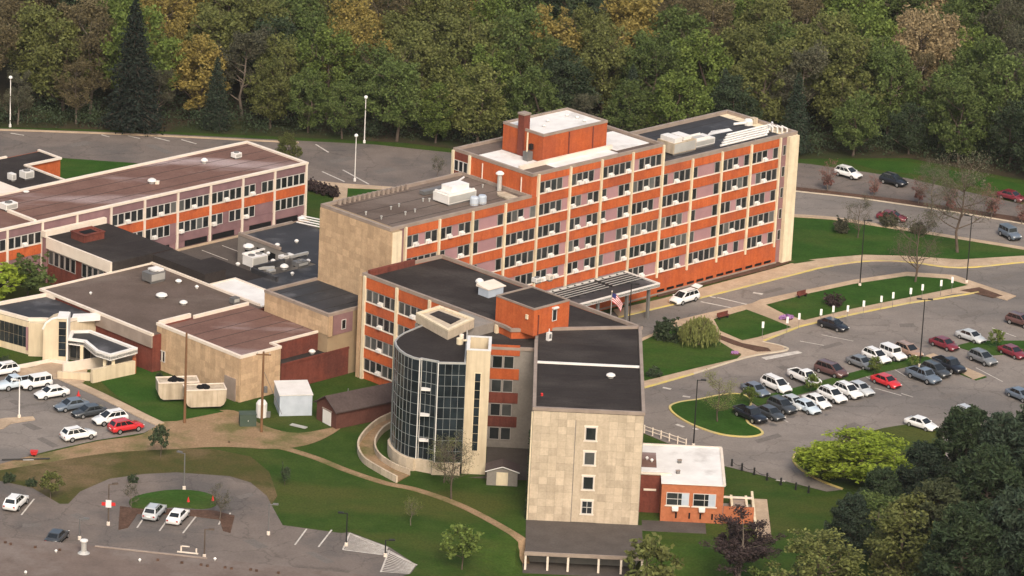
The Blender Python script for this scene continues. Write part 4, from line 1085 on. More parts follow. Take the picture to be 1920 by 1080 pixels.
# low foreground roof
fr = Bld('foreground_roof', 'flat brown roof at the lower left edge with small vents', 'building', -38, 474, False)
fp = [(-64, 484.0), (-49, 482.0), (-35.2, 479.8), (-23, 477.9), (-10.6, 476.0), (-10.6, 440), (-64, 440)]
fr.add('wall', MB().prism(fp, 0, 2.9), MT['grey_wall'])
fr.add('roof', MB().prism(fp, 2.901, 2.97), MT['roof_fore'])
fr.add('edge_strip', MB().prism([(-49, 482.0), (-35.2, 479.8), (-35.25, 479.5), (-49.05, 481.7)], 2.97, 3.07), MT['coping_grey'])
DV = MB().box(-.16, .16, -.16, .16, 0, .2).mesh('drain_box', MT['mulch'])
for px, py in ((10, 1018), (20, 1021), (66, 1027), (112, 1032), (296, 1051), (341, 1056), (377, 1060), (389, 1062), (422, 1065), (434, 1067), (470, 1069), (481, 1071), (522, 1075)):
    fr.put('drain_box', DV, *G(px, py, 2.97))
# ---- entrance canopy of the main block
ca = Bld('entrance_canopy', 'flat black entrance canopy with white edges and steel grids on top', 'canopy', 37, -6)
U0, U1, V0, V1, CZ = 28.6, 46.0, -8.6, -1.6, 5.1
ca.add('deck', MB().box(U0, U1, V0, V1, 4.75, CZ), MT['roof_black'])
coping(ca, [(U0, V0), (U1, V0), (U1, V1), (U0, V1)], 4.7, CZ + .2, .28, 'white_metal', 'edge_trim')
for uu in (U0 + 1.5, 34, 40, U1 - 1.5):
    ca.add('post', MB().box(uu - .2, uu + .2, V0 + .6, V0 + 1.0, 0, 4.75), MT['grey_metal'])
for u0, u1 in ((29.0, 38.4), (39.2, 45.4)):
    n = 6
    for k in range(n): ca.add('grid_bar', MB().box(u0, u1, -5.6 + k * .75, -5.54 + k * .75, CZ + .22, CZ + .32), MT['pale_metal'])
    for k in range(int((u1 - u0) / 1.5) + 1): ca.add('grid_rafter', MB().box(u0 + 1.5 * k, u0 + 1.5 * k + .14, -5.8, -1.6, CZ + .1, CZ + .22), MT['black_metal'])

# ---- membrane seams on the flat roofs, each its own strip
mk('seam', (.052, .045, .042), (.040, .034, .032), scale=.5, rough=.9)
SEAM = MB().box(-.5, .5, -.05, .05, 0, .015).mesh('membrane_seam', MT['seam'])
def seams(B, z, u0, u1, v0, v1, step, along='u'):
    k = step * .6
    while k < (v1 - v0 if along == 'u' else u1 - u0) - .3:
        if along == 'u': B.put('membrane_seam', SEAM, (u0 + u1) / 2, v0 + k, z, 0, (u1 - u0, 1, 1))
        else: B.put('membrane_seam', SEAM, u0 + k, (v0 + v1) / 2, z, R(90), (v1 - v0, 1, 1))
        k += step * random.uniform(.8, 1.2)
seams(main, 19.97, .6, 25.8, VF + .6, 12.4, 3.1)
seams(main, 19.985, 53.3, 81.6, VF + .6, 12.6, 3.0)
seams(mid, 14.775, -6.0, 7.2, -29, -3.2, 3.4, 'v')
seams(near, NZ + .155, 4.0, 16.8, 506.2, 523, 2.9)
seams(near, NZ + .155, 4.0, 16.8, 524, 535.8, 2.9)
seams(lw, 8.965, -15, 35.4, VL + .6, 71.2, 3.4)
seams(tn, 6.385, -26.2, -11.4, 2.6, 16.2, 3.6)
seams(lk, 6.905, -15, -4.2, 42, 56.6, 3.6)
seams(tb, 9.175, -10.4, -1.7, .8, 12.7, 3.2)
# ------------------------------------------------------------------ rooftop equipment
def item(name, label, cat, px, z, rz=45, group=None):
    return thing(name, label, cat, G(px[0], px[1], z), R(rz), group)
def dome_vent(px, z, r, label, h=.55, group='white roof vents', name='roof_vent'):
    t = item(name, label, 'roof vent', px, z, 0, group)
    MB().lathe([(r * .62, 0), (r * .62, h * .45)], n=10).build('neck', MT['pale_metal'], t)
    MB().lathe([(r * .8, h * .4), (r, h * .5), (r * .9, h * .75), (r * .45, h), (.02, h * 1.05)], n=12).build('hood', MT['white_metal'], t)
    return t
def unit_box(px, z, sx, sy, h, label, key='white_metal', fans=2, rz=45, cat='rooftop unit', name='rooftop_unit', legs=.25):
    t = item(name, label, cat, px, z, rz)
    MB().box(-sx / 2, sx / 2, -sy / 2, sy / 2, legs, h).build('cabinet', MT[key], t)
    if legs:
        MB().box(-sx / 2 + .1, sx / 2 - .1, -sy / 2 + .1, -sy / 2 + .25, 0, legs).build('rail', MT['grey_metal'], t)
        MB().box(-sx / 2 + .1, sx / 2 - .1, sy / 2 - .25, sy / 2 - .1, 0, legs).build('rail', MT['grey_metal'], t)
    for k in range(fans):
        x = -sx / 2 + sx * (k + .5) / fans
        r = min(sx / fans, sy) * .36
        MB().lathe([(r, h), (r, h + .12), (r * .85, h + .12), (r * .8, h + .03)], n=12, c=(x, 0, 0)).build('fan_guard', MT['grey_metal'], t)
    MB().box(-sx / 2 + .15, sx / 2 - .15, -sy / 2 - .04, -sy / 2, legs + .15, h - .15).build('louvre', MT['pale_metal'], t)
    return t
# big white unit on the low left roof of the main block
t = unit_box((852, 376), 19.96, 5.4, 3.2, 1.5, 'big white air handler with a raised hood on the left roof of the main block', fans=0)
MB().box(-1.2, 2.2, -.6, 1.5, 1.5, 2.3).box(-2.5, 2.5, -1.5, -1.2, 1.5, 1.75).box(-2.5, -2.2, -1.2, 1.5, 1.5, 1.75).build('hood', MT['white_metal'], t)
MB().tube((.5, 1.2, 1.9), (4.6, 3.0, 1.9), .14).build('duct', MT['white_metal'], t)
for px, lb in (((889, 384), 'left of two pale blue tanks beside the big white air handler'), ((904, 381), 'right of two pale blue tanks beside the big white air handler')):
    t = item('roof_tank', lb, 'tank', px, 19.96, 0, 'pale blue roof tanks')
    MB().lathe([(.62, 0), (.62, 1.0), (.5, 1.2), (.03, 1.25)], n=12).build('drum', MT['blue_metal'], t)
    MB().lathe([(.66, .15), (.66, .25), (.6, .26)], n=12).build('band', MT['pale_metal'], t)
t = item('vent_stack', 'tall white mushroom vent stack against the dark red brick face', 'vent stack', (936, 357), 19.96, 0)
MB().lathe([(.34, 0), (.34, 2.5)], n=12).build('pipe', MT['pale_metal'], t)
MB().lathe([(.4, 2.3), (.62, 2.45), (.60, 2.6), (.3, 2.85), (.02, 2.9)], n=12).build('hood', MT['white_metal'], t)
t = item('roof_curb_patch', 'tan curved flashing patch at the foot of the brick face', 'flashing', (948, 369), 19.98, 45)
MB().prism([(-.9, -1.4), (.9, -1.8), (1.2, 1.4), (.2, 2.0), (-.6, 1.0)], 0, .22).build('sheet', MT['tan_metal'], t)
PV = MB().lathe([(.1, 0), (.1, .35), (.16, .38), (.16, .5), (.02, .52)], n=8).mesh('pipe', MT['pale_metal'])
for px, w_ in zip(((686, 403), (715, 411), (733, 393), (748, 388), (760, 403), (778, 398), (793, 378), (805, 378), (877, 358), (905, 352)), ('first', 'second', 'third', 'fourth', 'fifth', 'sixth', 'seventh', 'eighth', 'ninth', 'last')):
    t = item('pipe_vent', 'thin grey pipe vent on the left flat roof, %s from the left' % w_, 'pipe vent', px, 19.97, 0, 'pipe vents on the left roof of the main block')
    put('pipe', PV, t)
t = item('duct_bundle', 'dark low duct work beside the back parapet of the low roof', 'duct', (812, 361), 19.97, 45)
MB().box(-2.2, 2.0, -.5, .5, .1, .6).build('duct', MT['grey_metal'], t)
MB().box(-.4, .4, -1.2, -.5, .1, .5).build('branch', MT['grey_metal'], t)
# tall roof
t = item('mast_cabinet', 'dark roof cabinet with a short antenna mast below the chimney', 'cabinet', (989, 301), 23.1, 45)
MB().box(-.5, .5, -.5, .5, 0, 1.4).build('cabinet', MT['grey_metal'], t)
MB().tube((-.2, 0, 1.4), (-.2, 0, 4.2), .12).build('mast', MT['cream'], t)
MB().box(.3, .8, -.3, .2, 1.6, 2.4).build('dish', MT['black_metal'], t)
for px, w_ in zip(((1020, 238), (1027, 228), (1063, 218), (1082, 222), (1096, 228)), ('first', 'second', 'third', 'fourth', 'last')):
    dome_vent(px, 26.98, .28, 'small pale vent on the white penthouse roof, %s from the left' % w_, .35, 'vents on the white penthouse roof')
# right roof
t = unit_box((1268, 283), 20.0, 4.8, 3.4, 1.9, 'cluster of cream condensers at the left end of the black roof', 'tan_metal', 2)
MB().box(-2.2, -.6, -1.6, 1.3, 1.9, 2.6).box(.2, 1.8, -1.2, 1.4, 1.9, 2.4).build('hood', MT['white_metal'], t)
t = unit_box((1310, 272), 20.0, 4.2, 2.6, 1.2, 'flat white air unit with an open square well on the black roof', fans=0)
MB().box(-1.4, 1.0, -.9, .9, 1.2, 1.23).build('well', MT['pale_metal'], t)
MB().box(-1.6, 1.2, -1.05, -.9, 1.2, 1.5).box(-1.6, 1.2, .9, 1.05, 1.2, 1.5).build('rim', MT['white_metal'], t)
for k in range(5):
    t = item('white_pipe_run', ['lowest', 'second', 'middle', 'fourth', 'topmost'][k] + ' of five long white pipes along the front edge of the black roof', 'pipe', (1398 + 3 * k, 266 - 5 * k), 20.0, 45, 'white pipes on the black roof')
    MB().tube((-5.5, 0, .35), (4.6, 0, .35), .17).build('pipe', MT['white_metal'], t)
    MB().tube((4.6, 0, .35), (5.2, .7, .35), .17).build('elbow', MT['white_metal'], t)
    for x in (-4, -1, 2): MB().box(x - .1, x + .1, -.15, .15, 0, .3).build('support', MT['grey_metal'], t)
for k, px in enumerate(((1443, 246), (1452, 247), (1461, 248), (1470, 249))):
    t = item('hooped_vent', ['first', 'second', 'third', 'fourth'][k] + ' from the left of four white hooped pipes by the right parapet', 'pipe', px, 20.0, 45, 'white hooped pipes')
    MB().tube((0, -.6, 0), (0, -.6, .8), .13).tube((0, -.6, .8), (0, .5, .95), .13).tube((0, .5, .95), (0, .5, 0), .13).build('pipe', MT['white_metal'], t)
t = item('roof_fan', 'white fan with a bent duct near the far corner of the black roof', 'roof fan', (1403, 234), 20.0, 45)
MB().lathe([(.7, 0), (.7, .6), (.5, .9), (.02, 1.0)], n=12).build('fan', MT['white_metal'], t)
MB().tube((-.4, 0, .4), (-2.6, .6, .4), .2).build('duct', MT['white_metal'], t)
MB().box(.8, 1.7, -.4, .5, 0, .9).build('box', MT['tan_metal'], t)
t = item('white_roof_patch', 'white repair patch lying on the black roof', 'roof patch', (1345, 247), 19.985, 45)
MB().prism([(-3, -.6), (2.4, -.9), (2.9, .3), (-.5, .8)], 0, .015).build('sheet', MT['roof_white'], t)
# low brown wing
t = unit_box((443, 297), 8.96, 1.3, 1.1, .95, 'white exhaust fan box at the far end of the brown roof', fans=1)
t = dome_vent((383, 306), 8.96, .55, 'pale round vent midway along the brown roof', .8)
t = dome_vent((285, 344), 8.96, .7, 'pinkish white double vent near the front edge of the brown roof', .8)
MB().box(.5, 1.1, -.3, .4, 0, .4).build('side_box', MT['coping'], t)
t = unit_box((16, 393), 8.96, 2.2, 1.6, 1.1, 'white cooling unit on the brown roof at the left edge of the picture', fans=1)
dome_vent((49, 361), 8.96, .5, 'flat white vent beside the back parapet of the brown roof', .3)
t = unit_box((50, 335), 5.9, 1.7, 1.5, 1.3, 'white square condenser on the dark roof at far left', fans=1)
t = unit_box((22, 339), 5.9, .8, 1.2, 1.2, 'narrow white condenser left of the square one on the dark roof', fans=0)
# dark link, equipment roof
dome_vent((338, 486), 5.28, .55, 'white vent alone on the dark link roof', .4)
dome_vent((466, 467), 4.28, .85, 'large white dome vent at the back of the equipment roof', .8)
t = unit_box((478, 498), 4.28, 2.9, 2.2, 1.7, 'pale green air handler on the near black equipment roof', fans=2)
MB().box(-1.6, 2.6, .8, 1.1, 1.7, 1.95).build('duct', MT['white_metal'], t)
t = unit_box((536, 486), 4.28, 2.2, 1.0, .7, 'flat white unit behind the blue dome on the equipment roof', fans=1)
dome_vent((533, 505), 4.28, .65, 'pale blue dome vent on the equipment roof', .8)
t = unit_box((563, 500), 4.28, 2.0, 1.4, .9, 'dark grey pump unit by the stone end wall', 'grey_metal', 1)
t = unit_box((508, 512), 4.28, 1.2, .8, .5, 'low grey box in front of the pale green air handler', 'pale_metal', 0)
dome_vent((565, 412), 4.28, .6, 'white vent cap near the courtyard pavement', .5)
for k in range(4):
    t = item('white_pipe_rack', ['nearest', 'second', 'third', 'farthest'][k] + ' of four white pipes lying left of the stone end wall', 'pipe', (578 + 3 * k, 424 - 4 * k), 4.3, 0, 'white pipes left of the stone wall')
    MB().tube((-1.8, .8, .3), (2.0, -1.2, .3), .11).build('pipe', MT['white_metal'], t)
    MB().box(-.1, .1, -.1, .1, 0, .2).build('support', MT['grey_metal'], t)
for k, (px, r_, lb) in enumerate((((446, 498), .35, 'small white vent left of the pale green air handler'), ((512, 492), .4, 'round grey white vent between the air handler and the flat unit'), ((578, 492), .35, 'white vent nearest the stone wall at the back'), ((548, 516), .3, 'tiny white vent before the pump unit'), ((520, 462), .4, 'white vent far back on the near black roof'), ((556, 455), .35, 'white vent at the far right of the near black roof'), ((503, 478), .3, 'little vent behind the air handler'))):
    dome_vent(px, 4.28, r_, lb, .5, 'small vents on the equipment roof')
for px, az_, lb in (((492, 508), 20, 'pale duct running from the air handler'), ((560, 483), 45, 'white pipe run along the stone wall')):
    t = item('roof_duct', lb, 'duct', px, 4.28, az_)
    MB().box(-1.8, 1.8, -.2, .2, .25, .6).build('duct', MT['pale_metal'], t)
    for x in (-1.5, 1.5): MB().box(x - .1, x + .1, -.25, .25, 0, .25).build('support', MT['grey_metal'], t)
# central roof
t = unit_box((288, 527), 5.38, 2.7, 2.0, 1.5, 'grey cooling tower with a white lid on the taupe roof', 'grey_metal', 1)
MB().box(-.2, 1.4, -.6, 1.1, 1.5, 1.75).build('lid', MT['white_metal'], t)
dome_vent((335, 530), 5.38, .5, 'small white vent beside the parapet line on the taupe roof', .5)
dome_vent((369, 541), 5.38, .3, 'tiny round white vent near the right corner of the taupe roof', .5)
dome_vent((303, 558), 5.38, .85, 'big white dome vent in the middle of the taupe roof', .7)
dome_vent((344, 571), 5.38, .6, 'tan capped round vent on the taupe roof', .6)
t = unit_box((440, 570), 5.38, 1.2, .9, 1.0, 'dark exhaust box beside the white roof', 'grey_metal', 1)
dome_vent((170, 552), 5.38, .22, 'tiny vent cap at the left of the taupe roof', .4)
dome_vent((541, 595), 6.38, .75, 'pale green dome vent on the brown roof of the tan block', .7)
dome_vent((585, 663), 3.78, .5, 'left white vent on the narrow lean-to roof', .6)
t = dome_vent((620, 655), 3.78, .65, 'right white vent with a duct on the narrow lean-to roof', .7)
MB().tube((-1.3, -.6, .2), (-.4, -.1, .3), .13).build('duct', MT['white_metal'], t)
# mid wing roof
t = item('roof_hatch', 'pale blue and tan access hatch by the stair house', 'roof hatch', (920, 552), 14.77, 45)
MB().box(-1.4, 1.4, -1.0, 1.0, 0, 1.1).build('box', MT['blue_metal'], t)
MB().hexa([(-1.5, -1.1, 1.1), (1.8, -1.1, 1.1), (1.8, 1.4, 1.1), (-1.5, 1.4, 1.1)], [(-1.5, -1.1, 1.2), (1.8, -1.1, 1.2), (1.8, 1.4, 1.5), (-1.5, 1.4, 1.5)]).build('lid', MT['coping'], t)
dome_vent((899, 534), 14.77, .6, 'round white vent behind the pale blue hatch', .9)
dome_vent((1145, 708), 14.85, .62, 'white round vent on the pale roof seam', .6)
t = item('door_unit', 'small white cabinet at the foot of the stair house', 'cabinet', (1029, 638), 14.85, 45)
MB().box(-.3, .3, -.25, .25, 0, 1.1).build('cabinet', MT['white_metal'], t)
MB().box(-.2, .2, -.27, -.25, .3, .9).build('grille', MT['grey_metal'], t)
MB().tube((0, 0, 1.1), (0, 0, 1.6), .07).build('pipe', MT['white_metal'], t)
t = unit_box((1006, 531), 18.46, 1.1, .9, .8, 'white condenser on the stair house roof', fans=1)
t = unit_box((1030, 527), 18.46, .8, .7, .9, 'pale small condenser behind the white one on the stair house', 'coping', 0)
t = item('roof_clutter', 'cream pipe cluster beside the stair tower top', 'pipe', (862, 645), 15.3, 0)
MB().lathe([(.45, 0), (.45, .8), (.02, .9)], n=10).tube((.3, 0, .5), (1.2, .2, .5), .15).build('pipe', MT['cream'], t)
MB().lathe([(.3, 0), (.3, 1.1), (.02, 1.2)], n=10, c=(.2, .7, 0)).build('stub', MT['coping'], t)
for px, lb in (((1213, 862), 'upper small white vent on the annex roof'), ((1222, 866), 'lower small white vent on the annex roof')):
    dome_vent(px, 5.27, .22, lb, .45, 'annex roof vents')
for px, lb in (((1274, 868), 'dark vent standing upright on the white annex roof'), ((1271, 888), 'dark square vent low on the white annex roof')):
    t = item('dark_vent', lb, 'roof vent', px, 5.26, 20)
    MB().box(-.22, .22, -.18, .18, 0, .4).build('box', MT['grey_metal'], t)
    MB().box(-.28, .28, -.22, .22, .4, .46).build('cap', MT['coping_grey'], t)
t = item('red_beacon', 'small red beacon on the near dark roof', 'beacon', (1016, 742), 14.85, 0)
MB().lathe([(.16, 0), (.16, .3), (.02, .4)], n=8).build('lens', MT['red_paint'], t)
for k, (px, py, z, lb) in enumerate(((249, 1046 - 18, 2.97, 'white chimney vent with a wide foot on the foreground roof'), )):
    pass
t = item('flue', 'grey white flue with a wide cap and splayed foot on the foreground roof', 'flue', (157, 1037), 2.97, 0)
MB().lathe([(.75, 0), (.35, .3), (.33, 1.6)], n=12).build('stack', MT['pale_metal'], t)
MB().lathe([(.5, 1.55), (.5, 1.7), (.02, 1.8)], n=12).build('cap', MT['white_metal'], t)
for px, lb in (((105, 1036), 'tiny white pipe near the left of the foreground roof'), ((262, 1053), 'small cream vent on the foreground roof'), ((48, 1076), 'white vent at the bottom edge of the foreground roof'), ((403, 1051), 'white vent beside the lamp post on the foreground roof')):
    dome_vent(px, 2.97, .2, lb, .4, 'vents on the foreground roof')
t = item('deck_frame', 'small white frame at the edge of the foreground roof', 'frame', (352, 1037), 2.97, -9)
MB().box(-1.3, 1.3, -.1, .1, 0, .12).box(-.9, -.75, -.1, .1, .12, .9).box(1.0, 1.15, -.1, .1, .12, .7).build('frame', MT['coping'], t)
MB().box(-.9, .2, -.08, .08, .8, .9).build('rail', MT['coping'], t)

# ------------------------------------------------------------------ vehicles
def loft(sts, xs_m=0):
    """stations (x, half width low, half width mid, half width top, z low, z mid, z top)"""
    mb = MB()
    rings = []
    for x, wl, wm, wt, zl, zm, zt in sts:
        i = len(mb.v)
        mb.v += [(x, -wl, zl), (x, -wm, zl + (zm - zl) * .35), (x, -wm, zm), (x, -wt, zt), (x, wt, zt), (x, wm, zm), (x, wm, zl + (zm - zl) * .35), (x, wl, zl)]
        rings.append(i)
    for a, b in zip(rings[:-1], rings[1:]):
        for k in range(8):
            j = (k + 1) % 8
            mb.f.append((a + k, a + j, b + j, b + k)); mb.m.append(0)
    mb.f.append(tuple(rings[0] + k for k in reversed(range(8)))); mb.m.append(0)
    mb.f.append(tuple(rings[-1] + k for k in range(8))); mb.m.append(0)
    return mb
def glass_q(a, b, c, d, t=.02):
    """a thin pane standing just proud of the cabin"""
    a, b, c, d = map(Vector, (a, b, c, d))
    n = (b - a).cross(d - a).normalized() * t
    return MB().hexa([a, b, c, d], [a + n, b + n, c + n, d + n])
def cabin(mb, x0, x1, x2, x3, wb, wt, zb, zt):
    """body-coloured cabin: base x0..x3, roof x1..x2 (x grows to the front)"""
    mb.hexa([(x0, -wb, zb), (x3, -wb, zb), (x3, wb, zb), (x0, wb, zb)], [(x1, -wt, zt), (x2, -wt, zt), (x2, wt, zt), (x1, wt, zt)])
KINDS = {
    # length, width, bonnet start, lower body top, cabin (x0, x1, x2, x3), roof height, wheel radius
    'sedan': dict(L=4.75, W=1.82, zb=.92, cab=(-2.0, -1.15, .35, 1.25), zt=1.45, wr=.33, hood=.86, rear=.95),
    'suv': dict(L=4.75, W=1.92, zb=1.05, cab=(-2.28, -1.75, .15, 1.25), zt=1.70, wr=.38, hood=1.02, rear=1.05),
    'minivan': dict(L=5.05, W=1.96, zb=1.02, cab=(-2.45, -2.0, .5, 1.7), zt=1.73, wr=.36, hood=.98, rear=1.0),
    'pickup': dict(L=5.6, W=1.98, zb=1.10, cab=(-.55, -.35, .75, 1.35), zt=1.82, wr=.41, hood=1.08, rear=1.1),
    'jeep': dict(L=4.4, W=1.86, zb=1.12, cab=(-2.05, -2.0, .65, .85), zt=1.82, wr=.42, hood=1.08, rear=1.1),
}
PROTO = {}
def make_car(kind):
    k = KINDS[kind]
    L, w = k['L'], k['W'] / 2
    P = []     # (name, mesh, [subparts])
    zl = .24 if kind in ('sedan', 'minivan') else .34
    zb, hd, rr = k['zb'], k['hood'], k['rear']
    x0, x3 = k['cab'][0], k['cab'][3]
    mb = loft([(-L / 2, w * .80, w * .86, w * .80, zl + .12, rr - .22, rr - .10), (-L / 2 + .10, w * .88, w * .95, w * .88, zl, rr - .14, rr), (-L / 2 + .7, w * .92, w, w * .92, zl, zb - .12, max(zb, rr)),
               (x3 - .1, w * .92, w, w * .92, zl, zb - .12, zb), (x3 + .3, w * .92, w * .99, w * .88, zl, hd - .14, hd), (L / 2 - .45, w * .90, w * .96, w * .80, zl, hd - .22, hd - .08), (L / 2 - .05, w * .82, w * .86, w * .66, zl + .04, hd - .34, hd - .20), (L / 2, w * .7, w * .74, w * .55, zl + .12, hd - .42, hd - .30)])
    nsm = len(mb.f)
    a, b, c, d = k['cab']
    wb, wt = w * .90, w * .72
    zt = k['zt']
    if kind == 'jeep': wt = w * .82
    cabin(mb, a, b, c, d, wb, wt, zb - .03, zt)
    if kind == 'pickup':
        pass
    bme = mb.mesh('body', MT['car_white'])
    bme.polygons.foreach_set('use_smooth', [i < nsm for i in range(len(mb.f))])
    P.append(('body', bme, 0))
    g = MT['car_glass']
    def lerp(p, q, t): return Vector(p) * (1 - t) + Vector(q) * t
    def pane(name, A, B, C, D, u0, u1, v0, v1):
        """A,B bottom; D,C top"""
        def at(u, v): return lerp(lerp(A, B, u), lerp(D, C, u), v)
        P.append((name, glass_q(at(u0, v0), at(u1, v0), at(u1, v1), at(u0, v1)).mesh(name, g), 0))
    fB = [(d, -wb, zb - .03), (d, wb, zb - .03), (c, wt, zt), (c, -wt, zt)]
    pane('windscreen', *fB, .06, .94, .12, .92)
    rB = [(a, wb, zb - .03), (a, -wb, zb - .03), (b, -wt, zt), (b, wt, zt)]
    pane('rear_window', *rB, .1, .9, .25, .88)
    sR = [(a, -wb, zb - .03), (d, -wb, zb - .03), (c, -wt, zt), (b, -wt, zt)]
    sL = [(d, wb, zb - .03), (a, wb, zb - .03), (b, wt, zt), (c, wt, zt)]
    cuts = {'sedan': ((.12, .47), (.50, .88)), 'suv': ((.05, .30), (.33, .60), (.63, .92)), 'minivan': ((.05, .30), (.33, .60), (.63, .90)), 'pickup': ((.08, .46), (.52, .90)), 'jeep': ((.05, .34), (.38, .64), (.68, .95))}[kind]
    for u0, u1 in cuts:
        pane('side_window', *sR, u0, u1, .2, .9)
        pane('side_window', *sL, 1 - u1, 1 - u0, .2, .9)
    if kind == 'pickup':
        P.append(('cargo_bed', MB().box(-L / 2 + .15, a - .12, -w * .78, w * .78, zb - .02, zb + .015).mesh('cargo_bed', MT['rubber']), 0))
        P.append(('bed_rail', MB().box(-L / 2 + .1, a - .05, -w * .92, -w * .80, zb - .02, zb + .14).box(-L / 2 + .1, a - .05, w * .80, w * .92, zb - .02, zb + .14).box(-L / 2 + .05, -L / 2 + .15, -w * .92, w * .92, zb - .05, zb + .14).mesh('bed_rail', MT['car_white']), 1))
    if kind == 'jeep':
        P.append(('spare_wheel', MB().tube((-L / 2 - .22, 0, 1.0), (-L / 2 - .02, 0, 1.0), .38, n=12).mesh('spare_wheel', MT['rubber']), 0))
    if kind in ('suv', 'minivan'):
        P.append(('roof_rail', MB().box(b + .2, c - .3, -wt + .03, -wt + .1, zt + .0, zt + .07).box(b + .2, c - .3, wt - .1, wt - .03, zt + .0, zt + .07).mesh('roof_rail', MT['grey_metal']), 0))
    for s in (-1, 1):
        P.append(('headlight', MB().box(L / 2 - .22, L / 2 - .02, s * w * .62 - .16, s * w * .62 + .16, hd - .36, hd - .22).mesh('headlight', MT['lamp_white']), 0))
        P.append(('tail_light', MB().box(-L / 2 - .015, -L / 2 + .1, s * w * .70 - .12, s * w * .70 + .12, rr - .34, rr - .14).mesh('tail_light', MT['lamp_red']), 0))
        P.append(('wing_mirror', MB().box(d - .45, d - .27, s * (w + .02) - .09, s * (w + .02) + .09, zb + .02, zb + .16).mesh('wing_mirror', MT['car_white']), 1))
    P.append(('grille', MB().box(L / 2 - .05, L / 2 + .015, -w * .4, w * .4, zl + .3, hd - .40).mesh('grille', MT['rubber']), 0))
    P.append(('number_plate', MB().box(-L / 2 - .03, -L / 2 + .05, -.26, .26, zl + .36, zl + .5).mesh('number_plate', MT['lamp_white']), 0))
    P.append(('side_trim', MB().box(-L * .2, L * .2, -w - .01, -w * .9, zl, zl + .12).box(-L * .2, L * .2, w * .9, w + .01, zl, zl + .12).mesh('side_trim', MT['rubber']), 0))
    P.append(('bumper', MB().box(L / 2 - .1, L / 2 + .02, -w * .66, w * .66, zl + .1, zl + .26).mesh('bumper', MT['rubber']), 0))
    r = k['wr']
    tyre = MB().tube((0, -.12, 0), (0, .12, 0), r, n=14).mesh('wheel', MT['rubber'])
    rim = MB().tube((0, -.135, 0), (0, .135, 0), r * .62, n=10).mesh('rim', MT['rim'])
    ax = L * .29
    return dict(P=P, tyre=tyre, rim=rim, ax=ax, w=w, r=r)
mm = M('car_glass', (.014, .017, .019), None, rough=.06, spec=.6)
MT['car_glass'] = mm
def car(kind, paint, px, head, label, cat='car', group=None, scale=1.0, z=0.04, name=None, extra=None):
    if kind not in PROTO: PROTO[kind] = make_car(kind)
    c = PROTO[kind]
    nm = name or {'sedan': 'parked_sedan', 'suv': 'parked_suv', 'minivan': 'parked_minivan', 'pickup': 'parked_pickup', 'jeep': 'parked_offroader'}[kind]
    t = thing(nm, label, cat, G(px[0], px[1], z), R(head), group)
    t.scale = (scale,) * 3
    for n, me, painted in c['P']:
        o = put(n, me, t)
        if n in ('body',) or painted: slotmat(o, MT[paint])
    for sx in (-1, 1):
        for sy in (-1, 1):
            wv = put('wheel', c['tyre'], t, (sx * c['ax'], sy * (c['w'] - .10), c['r']))
            put('rim', c['rim'], wv)
    return t
RG = 'cars parked in the right hand car park'
H1 = -52
